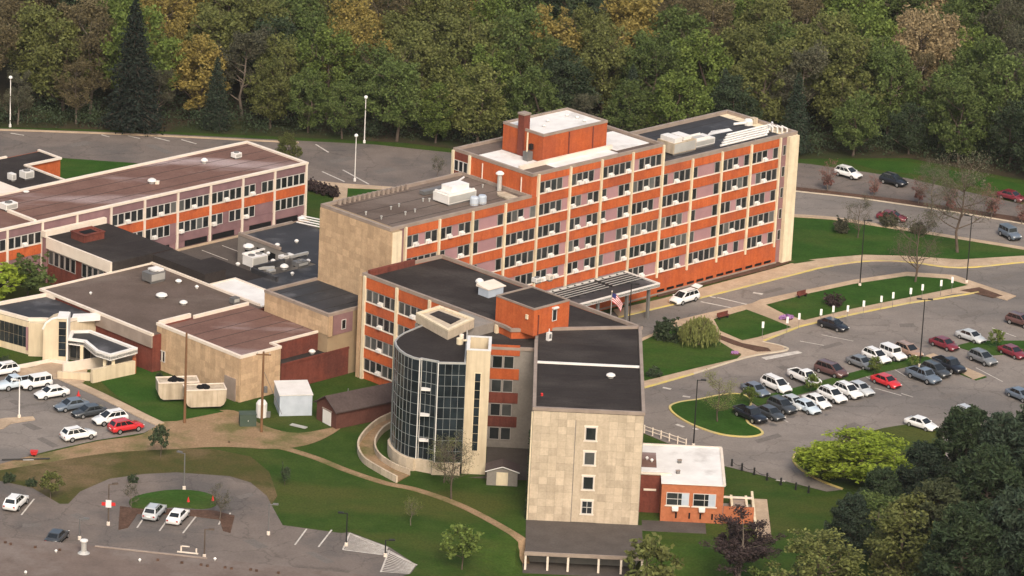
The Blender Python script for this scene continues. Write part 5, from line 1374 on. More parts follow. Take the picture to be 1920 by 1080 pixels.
for a in (
    ('pickup', 'car_black', (1406, 786), H1, 'black pickup nearest the grass island nose in the front row'),
    ('sedan', 'car_charcoal', (1444, 782), H1, 'charcoal sedan just right of the black pickup in the front row'),
    ('suv', 'car_charcoal', (1466, 770), H1, 'charcoal hatchback behind the small tree in the front row'),
    ('sedan', 'car_silver', (1487, 762), H1, 'silver grey sedan squeezed between charcoal and pale blue cars'),
    ('sedan', 'car_lightblue', (1511, 770), H1, 'pale silver blue sedan in the front row left of the white cars'),
    ('sedan', 'car_white', (1531, 760), H1, 'white sedan leftmost of the white cars in the front row'),
    ('suv', 'car_white', (1560, 750), H1, 'white crossover in the middle of the white front row'),
    ('suv', 'car_white', (1590, 742), H1, 'white crossover right of the middle one in the front row'),
    ('sedan', 'car_silver', (1612, 736), H1, 'silver white sedan at the right end of the pale front row'),
    ('sedan', 'car_red', (1661, 722), H1 + 4, 'bright red sedan parked alone in the front row'),
    ('pickup', 'car_bluegrey', (1731, 713), H1 + 4, 'blue grey pickup right of the bright red sedan'),
    ('suv', 'car_charcoal', (1754, 703), H1 + 2, 'charcoal car behind the blue grey pickup'),
    ('pickup', 'car_black', (1779, 693), H1, 'black pickup beside the short tan walk'),
    ('suv', 'car_grey', (1842, 680), H1, 'dark grey hatchback right of the short tan walk'),
    ('sedan', 'car_maroon', (1898, 667), H1, 'maroon sedan at the right end near the picture edge'),
    ('sedan', 'car_bluegrey', (1416, 738), H1, 'blue grey sedan half behind a small green tree in the back row'),
    ('minivan', 'car_white', (1455, 730), H1, 'long white minivan in the back row by the island'),
    ('pickup', 'car_white', (1508, 716), H1, 'white pickup behind a small green tree in the back row'),
    ('minivan', 'car_brown', (1558, 702), H1 + 8, 'dark brown minivan in the back row'),
    ('sedan', 'car_grey', (1614, 687), H1 + 4, 'dark grey sedan beside the brown minivan'),
    ('suv', 'car_white', (1643, 677), H1, 'white crossover behind the bright red sedan'),
    ('jeep', 'car_white', (1674, 672), H1, 'white boxy offroader left of the tall lamp post'),
    ('suv', 'car_tan', (1703, 666), H1, 'bronze crossover at the foot of the tall lamp post'),
    ('sedan', 'car_maroon', (1770, 652), H1 + 4, 'maroon sedan right of the tall lamp post'),
    ('sedan', 'car_silver', (1820, 638), H1 + 6, 'silver grey sedan in the far right part of the back row'),
    ('suv', 'car_brown', (1914, 610), H1 + 10, 'dark brown car cut by the right picture edge'),
    ('sedan', 'car_black', (1562, 616), H1 + 12, 'black sedan parked alone at the kerb of the long lawn'),
    ('sedan', 'car_bluegrey', (1913, 748), H1, 'blue grey sedan at the right picture edge in the lower aisle'),
    ('sedan', 'car_white', (1727, 802), H1 + 12, 'cream white sedan in front of the dark pines'),
    ('suv', 'car_silver', (1817, 786), H1, 'silver car half hidden behind the dark pine tops'),
): car(*a, group=RG)
t = car('minivan', 'car_white', (1283, 566), -132, 'white minivan with its tailgate open at the hospital entrance', name='van_at_entrance')
tg = glass_q((-2.25, -.7, 1.76), (-2.25, .7, 1.76), (-3.2, .7, 2.0), (-3.2, -.7, 2.0), .08).build('tailgate', MT['car_white'], t)
BG = 'cars on the back road and upper car park'
for a in (
    ('suv', 'car_white', (1590, 332), -40, 'white suv in the upper car park by the pink tree'),
    ('suv', 'car_black', (1675, 346), -40, 'black suv in the upper car park'),
    ('sedan', 'car_maroon', (1896, 374), -40, 'dark red sedan in the upper car park at far right'),
    ('jeep', 'car_bluegrey', (1893, 446), -62, 'blue grey offroader on the back road beside the lawn'),
    ('sedan', 'car_maroon', (1672, 413), -20, 'dark red car half hidden behind bare twigs on the back road'),
): car(*a, group=BG)
LG = 'cars in the forecourt car park at left'
H2 = 214
for a in (
    ('suv', 'car_white', (4, 703), H2, 'white car cut by the left edge before the cream entrance'),
    ('pickup', 'car_lightblue', (30, 727), H2, 'pale blue pickup in the forecourt row'),
    ('jeep', 'car_white', (67, 727), H2, 'white offroader with round side windows in the forecourt row'),
    ('sedan', 'car_white', (97, 744), H2, 'white sedan right of the offroader in the forecourt row'),
    ('sedan', 'car_bluegrey', (134, 767), H2, 'blue grey sedan in the forecourt row'),
    ('sedan', 'car_charcoal', (167, 779), H2, 'charcoal sedan in the forecourt row'),
    ('suv', 'car_white', (206, 793), H2, 'white crossover beside the red hatchback'),
    ('suv', 'car_white', (147, 823), H2 + 180, 'white suv seen from behind at the front of the forecourt'),
    ('suv', 'car_red', (236, 808), H2 + 180, 'crimson red hatchback at the end of the forecourt row'),
): car(*a, group=LG)
FG = 'cars in the lower left car park'
for a in (
    ('suv', 'car_white', (30, 950), 75, 'cream white car by the bushes at the left edge'),
    ('suv', 'car_silver', (290, 968), 76, 'silver suv parked at the grass oval'),
    ('sedan', 'car_white', (334, 975), 76, 'white sedan right of the silver suv at the grass oval'),
    ('sedan', 'car_charcoal', (107, 1014), 76, 'dark car half hidden behind the foreground roof'),
): car(*a, group=FG)

# ------------------------------------------------------------------ street furniture
def lamp(px, top_y, label, key='black_metal', heads=1, ball=False, az=0, group='dark car park lamp posts', z=0.0, r=.10):
    b = G(px[0], px[1], z)
    lo, hi = 1, 20
    for _ in range(40):
        m = (lo + hi) / 2
        if PXY((b.x, b.y, z + m))[1] > top_y: lo = m
        else: hi = m
    h = lo
    t = thing('street_lamp', label, 'street lamp', b, R(az), group)
    MB().tube((0, 0, 0), (0, 0, h), r, r * .7, 8).build('pole', MT[key], t)
    MB().lathe([(r * 2.2, 0), (r * 2.2, .45), (r, .5)], n=10).build('base', MT['coping' if not ball else key], t)
    if ball:
        MB().lathe([(.05, h - .05), (.26, h + .08), (.32, h + .28), (.24, h + .46), (.03, h + .55)], n=12).build('globe', MT['lamp_white'], t)
    else:
        for k in range(heads):
            s = 1 if k == 0 else -1
            MB().box(*sorted((0, s * .8)), -.05, .05, h - .10, h - .02).build('arm', MT[key], t)
            MB().box(*sorted((s * .45, s * 1.15)), -.18, .18, h - .06, h + .10).build('lamp_head', MT[key], t)
    return t
lamp((19, 238), 148, 'white globe lamp post at the far left before the wood', 'white_metal', ball=True, group='white globe lamp posts')
lamp((683, 268), 185, 'farther white globe lamp post beside the wood', 'white_metal', ball=True, group='white globe lamp posts')
lamp((665, 340), 257, 'nearer white globe lamp post in the far car park', 'white_metal', ball=True, group='white globe lamp posts')
lamp((1612, 537), 412, 'tall dark lamp post at the left end of the long lawn', az=-20)
lamp((1812, 531), 405, 'tall dark lamp post at the right tip of the long lawn', az=160)
lamp((1724, 688), 561, 'tall dark twin headed lamp post among the parked cars', heads=2)
lamp((1300, 838), 712, 'tall dark lamp post behind the white roofed annex')
lamp((1178, 640), 532, 'dark lamp post beside the flag at the entrance drive')
lamp((345, 918), 850, 'slim lamp post on the grass oval', 'grey_metal', az=150)
lamp((203, 985), 908, 'lamp post with a red and white band by the turning loop', 'bark', az=20)
lamp((503, 1003), 945, 'grey lamp post at the right of the turning loop', 'grey_metal')
lamp((649, 1024), 962, 'dark lamp post at the hatched corner', az=180)
lamp((722, 1044), 1012, 'short dark post between the two hatched patches', 'black_metal')
lamp((383, 1046), 992, 'brown lamp post behind the foreground roof', 'bark')
lamp((149, 1012), 972, 'short lamp post behind the grey white flue', 'grey_metal')
lamp((36, 784), 712, 'white lamp post on the tan traffic island', 'white_metal', az=180)
b = G(203, 985)
t = thing('banner_sign', 'red and white cross shaped sign fixed to a lamp post', 'sign', (b.x, b.y - .15, 2.9), 0)
MB().box(-.85, .85, -.03, .03, -.22, .22).build('board', MT['red_paint'], t)
MB().box(-.35, .35, -.05, -.03, -.45, .55).build('panel', MT['flag_white'], t)
# flag
b = G(1142, 646)
t = thing('flagpole', 'grey flagpole with a flag at the entrance', 'flagpole', b)
MB().tube((0, 0, 0), (0, 0, 7.9), .09, .05).build('pole', MT['pale_metal'], t)
MB().lathe([(.1, 7.9), (.12, 8.0), (.02, 8.1)], n=8).build('finial', MT['coping'], t)
fl_ = thing('flag', 'drooping red and white striped flag with a blue corner', 'flag', (b.x, b.y, 0))
def fpt(u, v):
    return (.1 + 1.55 * u - .25 * v, .2 * math.sin(u * 7 + v * 2), 7.7 - 1.25 * v - 1.5 * u * u)
for k in range(9):
    mb = MB()
    for i in range(8):
        u0, u1 = i / 8, (i + 1) / 8
        v0, v1 = k / 9, (k + 1) / 9
        mb.face([fpt(u0, v1), fpt(u1, v1), fpt(u1, v0), fpt(u0, v0)])
    mb.build('stripe', MT['flag_red' if k % 2 == 0 else 'flag_white'], fl_)
mb = MB()
for i in range(3):
    u0, u1 = i / 8, (i + 1) / 8
    mb.face([(fpt(u0, .5)[0], fpt(u0, .5)[1] - .02, fpt(u0, .5)[2]), (fpt(u1, .5)[0], fpt(u1, .5)[1] - .02, fpt(u1, .5)[2]), (fpt(u1, 0)[0], fpt(u1, 0)[1] - .02, fpt(u1, 0)[2]), (fpt(u0, 0)[0], fpt(u0, 0)[1] - .02, fpt(u0, 0)[2])])
mb.build('canton', MT['flag_blue'], fl_)
# white sign posts along the long lawn
SP = MB().tube((0, 0, 0), (0, 0, 2.1), .035, n=6).mesh('post', MT['grey_metal'])
SB = MB().box(-.17, .17, -.03, .03, 1.55, 2.5).mesh('blade', MT['lamp_white'])
signs = [(1429, 634), (1475, 625), (1497, 618), (1538, 610), (1561, 604), (1588, 603), (1618, 594), (1651, 585), (1673, 578), (1706, 570), (1728, 563), (1763, 555), (1784, 549)]
words = ['first', 'second', 'third', 'fourth', 'fifth', 'sixth', 'seventh', 'eighth', 'ninth', 'tenth', 'eleventh', 'twelfth', 'thirteenth']
for (px, w_) in zip(signs, words):
    t = item('sign_post', 'white blade sign on a thin post, %s from the left along the long lawn' % w_, 'sign', px, .15, random.uniform(-15, 15), 'white blade signs along the kerb')
    put('post', SP, t); put('blade', SB, t)
# utility poles
for px, ty, lb in (((346, 793), 626, 'brown wooden utility pole standing before the tan block'), ((490, 810), 658, 'brown wooden utility pole by the green bin, with a stay wire')):
    b = G(*px)
    h = 12.7 if px[0] < 400 else 11.3
    t = thing('utility_pole', lb, 'utility pole', b)
    MB().tube((0, 0, 0), (0, 0, h), .19, .13, 8).build('pole', MT['wood_pole'], t)
    if px[0] > 400:
        MB().box(-1.0, 1.0, -.07, .07, h - .5, h - .34).build('cross_arm', MT['wood_pole'], t)
        for x in (-.8, 0, .8): MB().lathe([(.06, h - .34), (.08, h - .2), (.02, h - .12)], n=6, c=(x, 0, 0)).build('insulator', MT['pale_metal'], t)
        MB().tube((0, 0, h - 2.5), (2.6, 1.2, 2.2), .035, n=4).build('stay_wire', MT['grey_metal'], t)
        MB().lathe([(.26, 0), (.26, .8), (.02, .9)], n=8, c=(.4, 0, 5.6)).build('transformer', MT['grey_metal'], t)
    else:
        MB().tube((0, 0, h - .6), (.35, .1, h - .6), .05).build('bracket', MT['grey_metal'], t)
# cream containers (tapered ends, dark load)
def skip(px, az, label, s=1.0):
    t = item('waste_container', label, 'container', px, .05, az, 'cream tapered containers')
    L0, L1, w, h = 2.0 * s, 2.75 * s, 1.2, 2.75
    prof = [(-L0, .35), (L0, .35), (L0 + .45, .6), (L1, 1.2), (L1 + .04, h), (-L1 - .04, h), (-L1, 1.2), (-L0 - .45, .6)]
    mb = MB()
    mb.face([(x, -w, z) for x, z in prof]).face([(x, w, z) for x, z in reversed(prof)])
    for q in range(len(prof)):
        r_ = (q + 1) % len(prof)
        mb.face([(prof[r_][0], -w, prof[r_][1]), (prof[q][0], -w, prof[q][1]), (prof[q][0], w, prof[q][1]), (prof[r_][0], w, prof[r_][1])])
    mb.build('body', MT['tan_metal'], t)
    MB().box(-L1 - .06, L1 + .06, -w - .07, -w + .05, h - .05, h + .1).box(-L1 - .06, L1 + .06, w - .05, w + .07, h - .05, h + .1).box(-L1 - .06, -L1 + .08, -w + .05, w - .05, h - .05, h + .1).box(L1 - .08, L1 + .06, -w + .05, w - .05, h - .05, h + .1).build('rim', MT['coping'], t)
    for k in range(5): MB().box(-1.6 * s + .8 * s * k - .05, -1.6 * s + .8 * s * k + .05, -w - .05, -w, .6, h - .1).build('rib', MT['tan_metal'], t)
    mb = MB()
    for k in range(7):
        x, y = random.uniform(-1.0, 1.2), random.uniform(-.5, .5)
        mb.lathe([(.5, h), (.4, h + .25), (.05, h + random.uniform(.3, .6))], n=6, c=(x, y, 0))
    o = mb.build('load', MT['dark'], t)
    MB().box(-L0, L0, -.7, .7, .1, .45).build('skid', MT['black_metal'], t)
skip((332, 748), 14, 'cream tapered waste container farther from the camera, nearer the tan wall')
skip((383, 762), 14, 'cream tapered waste container nearer the camera, beside the utility pole')
t = item('green_bin', 'dark green metal utility box in the dirt yard', 'utility box', (464, 796), .03, 10)
MB().box(-1.1, 1.1, -.8, .8, 0, 1.6).build('body', MT['green_metal'], t)
MB().box(-1.15, 1.15, -.85, .85, 1.6, 1.68).build('lid', MT['green_metal'], t)
MB().box(-.05, .05, -.83, -.8, .7, .9).build('handle', MT['pale_metal'], t)
t = item('propane_tank', 'white lilac upright tank behind the utility pole', 'tank', (490, 781), .03, 0)
MB().lathe([(.75, 0), (.75, 1.9), (.5, 2.3), (.02, 2.4)], n=14).build('drum', MT['white_metal'], t)
MB().box(.6, 1.2, -.3, .3, 0, .7).build('valve_box', MT['grey_metal'], t)
t = item('pallet_stack', 'pale long boards lying on the dirt by the garage', 'boards', (560, 800), .03, -28)
for k in range(3): MB().box(-1.2, 1.2, -.35 + .25 * k, -.15 + .25 * k, .03, .14).build('board', MT['pale_metal'], t)
t = item('red_barrow', 'red cart beside a fallen dark pole at the dirt edge', 'cart', (64, 856), .03, 0)
MB().hexa([(-.3, -.3, .3), (.3, -.3, .3), (.3, .3, .3), (-.3, .3, .3)], [(-.5, -.4, .8), (.5, -.4, .8), (.5, .4, .8), (-.5, .4, .8)]).build('tray', MT['red_paint'], t)
MB().tube((-.1, .1, .2), (.1, .1, .2), .2, n=10).build('wheel', MT['rubber'], t)
t = item('fallen_pole', 'dark long pole lying along the edge of the forecourt', 'pole', (50, 862), .1, 12)
MB().tube((-3.2, 0, .1), (3.0, 0, .1), .1).build('pole', MT['black_metal'], t)
MB().box(-.5, .9, -.25, .1, 0, .08).build('plank', MT['pale_metal'], t)
for px, lb in (((147, 742), 'orange red cone behind the white sedan'), ((399, 940), 'orange red marker on the grass oval'), ((353, 942), 'small orange marker left of the other on the oval')):
    t = item('traffic_cone', lb, 'cone', px, .03, 0, 'orange markers')
    MB().lathe([(.22, 0), (.03, .75)], n=10).build('cone', MT['red_paint'], t)
    MB().box(-.26, .26, -.26, .26, 0, .05).build('base', MT['red_paint'], t)
# post and rail fence and chain bollards beside the near drive
fA, fB_ = G(1208, 812), G(1286, 838)
t = thing('rail_fence', 'tan post and rail fence beside the near wing', 'fence', (fA + fB_) / 2)
c0 = (fA + fB_) / 2
for k in range(6):
    p = fA.lerp(fB_, k / 5) - c0
    MB().box(p.x - .08, p.x + .08, p.y - .08, p.y + .08, 0, 1.15).build('post', MT['coping'], t)
a, b = fA - c0, fB_ - c0
for z in (.5, 1.0): MB().tube((a.x, a.y, z), (b.x, b.y, z), .06).build('rail', MT['coping'], t)
bl = [(1372, 874), (1391, 882), (1414, 890), (1438, 900), (1464, 909), (1492, 918), (1516, 924)]
for px, w_ in zip(bl, words):
    t = item('bollard', 'short black bollard, %s from the left along the near drive edge' % w_, 'bollard', px, 0, 0, 'black bollards along the drive')
    MB().lathe([(.13, 0), (.12, .8), (.16, .85), (.1, 1.0), (.02, 1.02)], n=8).build('post', MT['black_metal'], t)
    MB().lathe([(.2, 0), (.2, .06)], n=8).build('base', MT['black_metal'], t)
for (p, q), w_ in zip(zip(bl[:-1], bl[1:]), words):
    a, b = G(*p), G(*q)
    c = (a + b) / 2
    t = thing('chain', 'dark chain hung between bollards, %s span from the left' % w_, 'chain', c, 0, 'chains between the bollards')
    mb = MB()
    L = [a.lerp(b, k / 6) - c + Vector((0, 0, .75 - .3 * (1 - (k / 3 - 1) ** 2))) for k in range(7)]
    for u, v in zip(L[:-1], L[1:]): mb.tube(u, v, .03, n=4)
    mb.build('links', MT['black_metal'], t)
# benches and beds by the entrance
for px, lb, s in (((1504, 557), 'red brown bench at the kerb of the drive', 1), ((1356, 597), 'dark red bench near the willow', 1.2)):
    t = item('bench', lb, 'bench', px, .15, 42)
    MB().box(-.9 * s, .9 * s, -.25, .25, .4, .48).build('seat', MT['brick_red'], t)
    MB().box(-.9 * s, .9 * s, .2, .28, .48, .95).build('backrest', MT['brick_red'], t)
    for x in (-.7 * s, .7 * s): MB().box(x - .06, x + .06, -.2, .2, 0, .4).build('leg', MT['black_metal'], t)
t = item('purple_bed', 'purple flowering bush by the diagonal walk', 'flowering bush', (1474, 597), .15, 30)
mb = MB()
for k in range(170):
    a, r, z = random.uniform(0, 6.28), math.sqrt(random.random()), random.uniform(0, .5)
    c = Vector((1.15 * r * math.cos(a), .55 * r * math.sin(a), .1 + z * (1.2 - r)))
    d1 = Vector((random.gauss(0, 1), random.gauss(0, 1), random.gauss(0, 1))).normalized() * .16
    d2 = d1.orthogonal().normalized() * .16
    mb.face([c - d1 - d2, c + d1 - d2, c + d1 + d2, c - d1 + d2])
tag(mb.build('flowers', MT['purple'], t), kind='stuff')
MB().lathe([(1.0, 0), (.9, .1)], n=12).build('soil', MT['mulch'], t)
t = item('tulip_bed', 'small lilac flower bed at the corner of the willow lawn', 'flower bed', (1378, 664), .15, 0)
MB().prism([(-.7, -.3), (.5, -.5), (.8, .2), (-.3, .5)], 0, .12).build('soil', MT['mulch'], t)
mb = MB()
for k in range(40):
    x, y = random.uniform(-.5, .5), random.uniform(-.3, .3)
    mb.face([(x - .07, y, .15), (x + .07, y, .15), (x + .07, y + .05, .4), (x - .07, y + .05, .4)])
tag(mb.build('flowers', MT['purple'], t), kind='stuff')
# clipped dark hedge by the low wing
# ------------------------------------------------------------------ trees
def rnd_dir():
    while True:
        v = Vector((random.uniform(-1, 1), random.uniform(-1, 1), random.uniform(-1, 1)))
        if .05 < v.length < 1: return v.normalized()
def leaf(mb, c, s, up=.35, el=1.0):
    n = (rnd_dir() + Vector((0, 0, up))).normalized()
    a = n.orthogonal().normalized()
    a.rotate(Matrix.Rotation(random.uniform(0, 6.28), 3, n)) if False else None
    t = random.uniform(0, 6.28)
    b = n.cross(a)
    a, b = a * math.cos(t) + b * math.sin(t), b * math.cos(t) - a * math.sin(t)
    a, b = a * s * el, b * s * .62
    i = len(mb.v)
    mb.v += [tuple(c - a), tuple(c - a * .1 - b), tuple(c + a), tuple(c - a * .1 + b)]
    mb.f.append((i, i + 1, i + 2, i + 3))
    mb.m.append(0)
def limbs(h, r, n, low=.35, tips=None, rad=.2, depth=1):
    """trunk and limbs; returns the mesh builder and limb tips"""
    mb = MB()
    pts = [Vector((0, 0, 0))]
    for k in range(1, 5):
        pts.append(Vector((random.gauss(0, .02 * h), random.gauss(0, .02 * h), h * .85 * k / 4)))
    for k in range(4):
        mb.tube(pts[k], pts[k + 1], rad * (1 - .2 * k), rad * (1 - .2 * (k + 1)), 7, cap=False)
    out = []
    for k in range(n):
        t = random.uniform(low, .95)
        z = t * 4 * .999
        i = int(z)
        p = pts[i].lerp(pts[min(i + 1, 4)], z - i)
        az = k * 2.4 + random.uniform(-.4, .4)
        ln = r * random.uniform(.65, 1.0) * (1.15 - .45 * t)
        q = p + Vector((math.cos(az) * ln, math.sin(az) * ln, ln * random.uniform(.45, .95)))
        m = p.lerp(q, .5) + Vector((0, 0, -.08 * ln))
        r0 = rad * (.55 - .3 * t)
        mb.tube(p, m, r0, r0 * .65, 5, cap=False).tube(m, q, r0 * .65, r0 * .3, 5, cap=False)
        out.append(q)
        for _ in range(depth * 3):
            s = m.lerp(q, random.uniform(0, 1))
            e = s + (rnd_dir() + Vector((0, 0, .6))) * ln * random.uniform(.25, .5)
            mb.tube(s, e, r0 * .35, r0 * .12, 4, cap=False)
            out.append(e)
            if depth > 1:
                for _ in range(3):
                    s2 = s.lerp(e, random.uniform(.2, 1))
                    e2 = s2 + (rnd_dir() + Vector((0, 0, .5))) * ln * random.uniform(.15, .3)
                    mb.tube(s2, e2, r0 * .16, r0 * .07, 3, cap=False)
                    out.append(e2)
    return mb, out
def broad(h, r, clumps, per, ls, seed, low=.3, cr=.24, depth=1, shell=.42, n=14):
    random.seed(seed)
    mb, tips = limbs(h, r, n, low=low + .05, rad=.018 * h, depth=depth)
    lf = MB()
    cz, rz = h * (1 + low) / 2, h * (1 - low) / 2
    lob = [(random.uniform(0, 6.28), random.uniform(-.8, .9), random.uniform(.08, .3)) for _ in range(7)]
    for k in range(clumps):
        d = rnd_dir()
        f = shell + (1 - shell) * random.random() ** .6
        az = math.atan2(d.y, d.x)
        bump = 1 + sum(a * max(0, math.cos(az - t) * .7 + .3) * max(0, 1 - abs(d.z - z)) for t, z, a in lob) - .22
        wd_ = r * (1.0 - .18 * d.z)
        c = Vector((d.x * wd_ * f * bump, d.y * wd_ * f * bump, cz + d.z * rz * f * (bump * .5 + .5)))
        R_ = r * cr * random.uniform(.6, 1.35)
        for _ in range(int(per * random.uniform(.6, 1.3))):
            p = c + rnd_dir() * R_ * random.random() ** .45 * Vector((1, 1, .75)).length / 1.6
            leaf(lf, p, ls * random.uniform(.7, 1.3))
    for q in tips[::2]:
        for _ in range(int(per * .3)): leaf(lf, q + rnd_dir() * r * .16 * random.random(), ls * random.uniform(.7, 1.2))
    return mb.mesh('trunk', MT['bark']), lf.mesh('crown', MT['leaf_green'])
def twiggy(h, r, per, ls, seed, low=.25):
    """late budding crown: many bare twigs with a thin veil of small leaves"""
    random.seed(seed)
    mb, tips = limbs(h, r, 18, low=low, rad=.016 * h, depth=2)
    lf = MB()
    for q in tips:
        for _ in range(per):
            leaf(lf, q + rnd_dir() * r * .15 * random.random() ** .5, ls * random.uniform(.6, 1.2))
    return mb.mesh('trunk', MT['bark_pale']), lf.mesh('crown', MT['leaf_brown'])
def conifer(h, r, seed, layers=26, per=70, ls=.5, top=.04, tilt=-.35, blunt=1.0):
    random.seed(seed)
    mb = MB().tube((0, 0, 0), (0, 0, h * .97), .016 * h, .03, 7, cap=False)
    lf = MB()
    for k in range(layers):
        t = k / (layers - 1)
        z = h * (.10 + .88 * t)
        rr = r * ((1 - t) ** blunt + top) * random.uniform(.82, 1.12)
        nb = max(4, int(12 * (1 - t) + 4))
        for b in range(nb):
            az = 6.28 * b / nb + random.uniform(-.3, .3) + k
            ln = rr * random.uniform(.7, 1.1)
            d = Vector((math.cos(az), math.sin(az), tilt))
            mb.tube((0, 0, z), d * ln + Vector((0, 0, z)), .05, .015, 3, cap=False)
            for _ in range(int(per * (.25 + .75 * (1 - t)) * .18) + 4):
                f = random.random() ** .6
                c = Vector((0, 0, z)) + d * ln * f + Vector((random.gauss(0, .12 * rr + .08), random.gauss(0, .12 * rr + .08), random.gauss(0, .16)))
                leaf(lf, c, ls * random.uniform(.6, 1.2), .2, 1.3)
    return mb.mesh('trunk', MT['bark']), lf.mesh('crown', MT['needle'])
def pine(h, r, seed, clumps=70, per=70, ls=.34):
    """broad evergreen with upswept tufted ends"""
    random.seed(seed)
    mb = MB().tube((0, 0, 0), (0, 0, h * .95), .02 * h, .05, 7, cap=False)
    lf = MB()
    for k in range(clumps):
        t = random.uniform(.06, 1) ** .8
        z = h * (.12 + .84 * t)
        prof = math.sqrt(max(0, 1 - (t * .96) ** 1.7)) * r
        az = k * 2.39996
        ln = prof * random.uniform(.72, 1.1) + .15
        e = Vector((math.cos(az) * ln, math.sin(az) * ln, z + ln * .16))
        mb.tube((0, 0, z - .1 * ln), e, .07, .02, 3, cap=False)
        for _ in range(per):
            f = random.random() ** .4
            c = Vector((0, 0, z - .1 * ln)).lerp(e, f) + Vector((random.gauss(0, .27), random.gauss(0, .27), random.gauss(0, .2)))
            leaf(lf, c, ls * random.uniform(.6, 1.25), .5, 2.0)
        for _ in range(per // 4):
            leaf(lf, e + Vector((random.gauss(0, .16), random.gauss(0, .16), random.uniform(0, .6))), ls * .8, .1, 1.5)
    return mb.mesh('trunk', MT['bark']), lf.mesh('crown', MT['needle'])

def weeping(h, r, seed):
    random.seed(seed)
    mb, tips = limbs(h * .9, r, 12, low=.3, rad=.14)
    lf = MB()
    for k in range(230):
        az, f = random.uniform(0, 6.28), math.sqrt(random.random())
        top = h * (1 - .5 * f * f) * random.uniform(.88, 1.04)
        x, y = r * f * math.cos(az), r * f * math.sin(az)
        ln = top * random.uniform(.35, .8)
        for q in range(int(ln * 11)):
            z = top - ln * random.random()
            i = len(lf.v)
            w_ = random.uniform(.05, .09); a = random.uniform(0, 6.28)
            ca, sa = math.cos(a) * w_, math.sin(a) * w_
            px, py = x * (1 + .12 * (top - z) / h) + random.gauss(0, .09), y * (1 + .12 * (top - z) / h) + random.gauss(0, .09)
            lf.v += [(px - ca, py - sa, z), (px, py, z - .32), (px + ca, py + sa, z), (px, py, z + .16)]
            lf.f.append((i, i + 1, i + 2, i + 3)); lf.m.append(0)
    return mb.mesh('trunk', MT['bark']), lf.mesh('crown', MT['leaf_willow'])
WILLOW = weeping(4.4, 3.0, 77)
BROAD = [broad(16, 4.6, 110, 84, .235, 100 + i, low=.06 + .04 * (i % 3)) for i in range(6)]
TWIG = [twiggy(16, 4.2, 16, .19, 200 + i, low=.15) for i in range(4)]
SPRUCE = [conifer(20, 3.9, 300 + i, layers=40, per=190, ls=.24, blunt=.62) for i in range(2)]
PINE = [pine(13, 4.4, 400 + i, clumps=105, per=120, ls=.18) for i in range(3)]
SMALL = [broad(4.5, 1.7, 30, 34, .20, 500 + i, low=.25, cr=.3, n=8) for i in range(3)]
BIGBARE = [twiggy(14, 5.4, 6, .13, 650 + i, low=.2) for i in range(2)]
BARE = [twiggy(7.5, 2.6, 2, .13, 600 + i, low=.3) for i in range(3)]
SHRUB = [broad(2.0, 1.35, 26, 40, .17, 700 + i, low=.02, cr=.32, n=6) for i in range(2)]

def tree(src, leafm, loc, s, name, label, cat='tree', group=None, trunkm=None, sz=None, rot=None):
    t = thing(name, label, cat, loc, random.uniform(0, 6.28) if rot is None else rot, group)
    t.scale = (s, s, sz or s)
    a = put('trunk', src[0], t)
    if trunkm: slotmat(a, MT[trunkm])
    b = put('crown', src[1], t)
    slotmat(b, MT[leafm])
    return t

# ---- the wood: every tree stands on its own spot; hints give the mix of species seen in each part
HINT = [(20, 60, 'brown'), (60, 20, 'brown'), (130, 30, 'brown'), (40, 130, 'grey'), (150, 90, 'brown'), (100, 100, 'olive'), (20, 180, 'grey'), (110, 160, 'brown'), (190, 60, 'bright'), (205, 150, 'green'), (175, 200, 'grey'), (60, 215, 'grey'), (220, 215, 'green'),
        (330, 30, 'yellow'), (340, 100, 'yellow'), (395, 60, 'olive'), (310, 190, 'grey'), (360, 205, 'green'), (450, 60, 'olive'), (480, 30, 'olive'), (455, 130, 'grey'), (440, 195, 'green'), (500, 110, 'olive'), (560, 70, 'green'), (600, 120, 'bright'), (540, 180, 'green'), (520, 210, 'dark'), (600, 200, 'green'), (640, 150, 'green'),
        (640, 20, 'olive'), (690, 60, 'yellow'), (740, 12, 'brown'), (700, 130, 'green'), (690, 210, 'dark'), (780, 60, 'olive'), (770, 120, 'olive'), (820, 130, 'grey'), (770, 190, 'green'), (850, 170, 'bright'), (840, 60, 'olive'), (900, 20, 'yellow'), (900, 90, 'olive'), (950, 40, 'bright'), (970, 110, 'green'), (920, 190, 'green'), (880, 230, 'grey'), (800, 235, 'grey'),
        (1040, 65, 'yellow'), (1090, 20, 'dark'), (1140, 40, 'dark'), (1000, 20, 'green'), (1060, 130, 'olive'), (1130, 100, 'olive'), (1120, 170, 'grey'), (1200, 70, 'yellow'), (1250, 40, 'brown'), (1230, 120, 'green'), (1190, 180, 'green'), (1240, 200, 'green'),
        (1310, 40, 'brown'), (1300, 110, 'green'), (1360, 20, 'olive'), (1400, 70, 'olive'), (1440, 110, 'olive'), (1350, 160, 'dark'), (1450, 180, 'olive'), (1520, 40, 'brown'), (1560, 110, 'olive'), (1530, 170, 'grey'), (1600, 170, 'green'), (1590, 60, 'bright'), (1640, 50, 'bright'), (1650, 130, 'green'), (1690, 30, 'green'),
        (1740, 60, 'tan'), (1700, 130, 'brown'), (1745, 160, 'brown'), (1810, 30, 'green'), (1860, 70, 'bright'), (1850, 160, 'green'), (1900, 30, 'grey'), (1900, 120, 'grey'), (1790, 180, 'green'), (1560, 240, 'dark'), (1640, 250, 'green'), (1770, 245, 'bright'), (1700, 230, 'dark'), (1850, 240, 'dark'), (1480, 240, 'green')]
WD_ = 'in the wood behind the hospital'
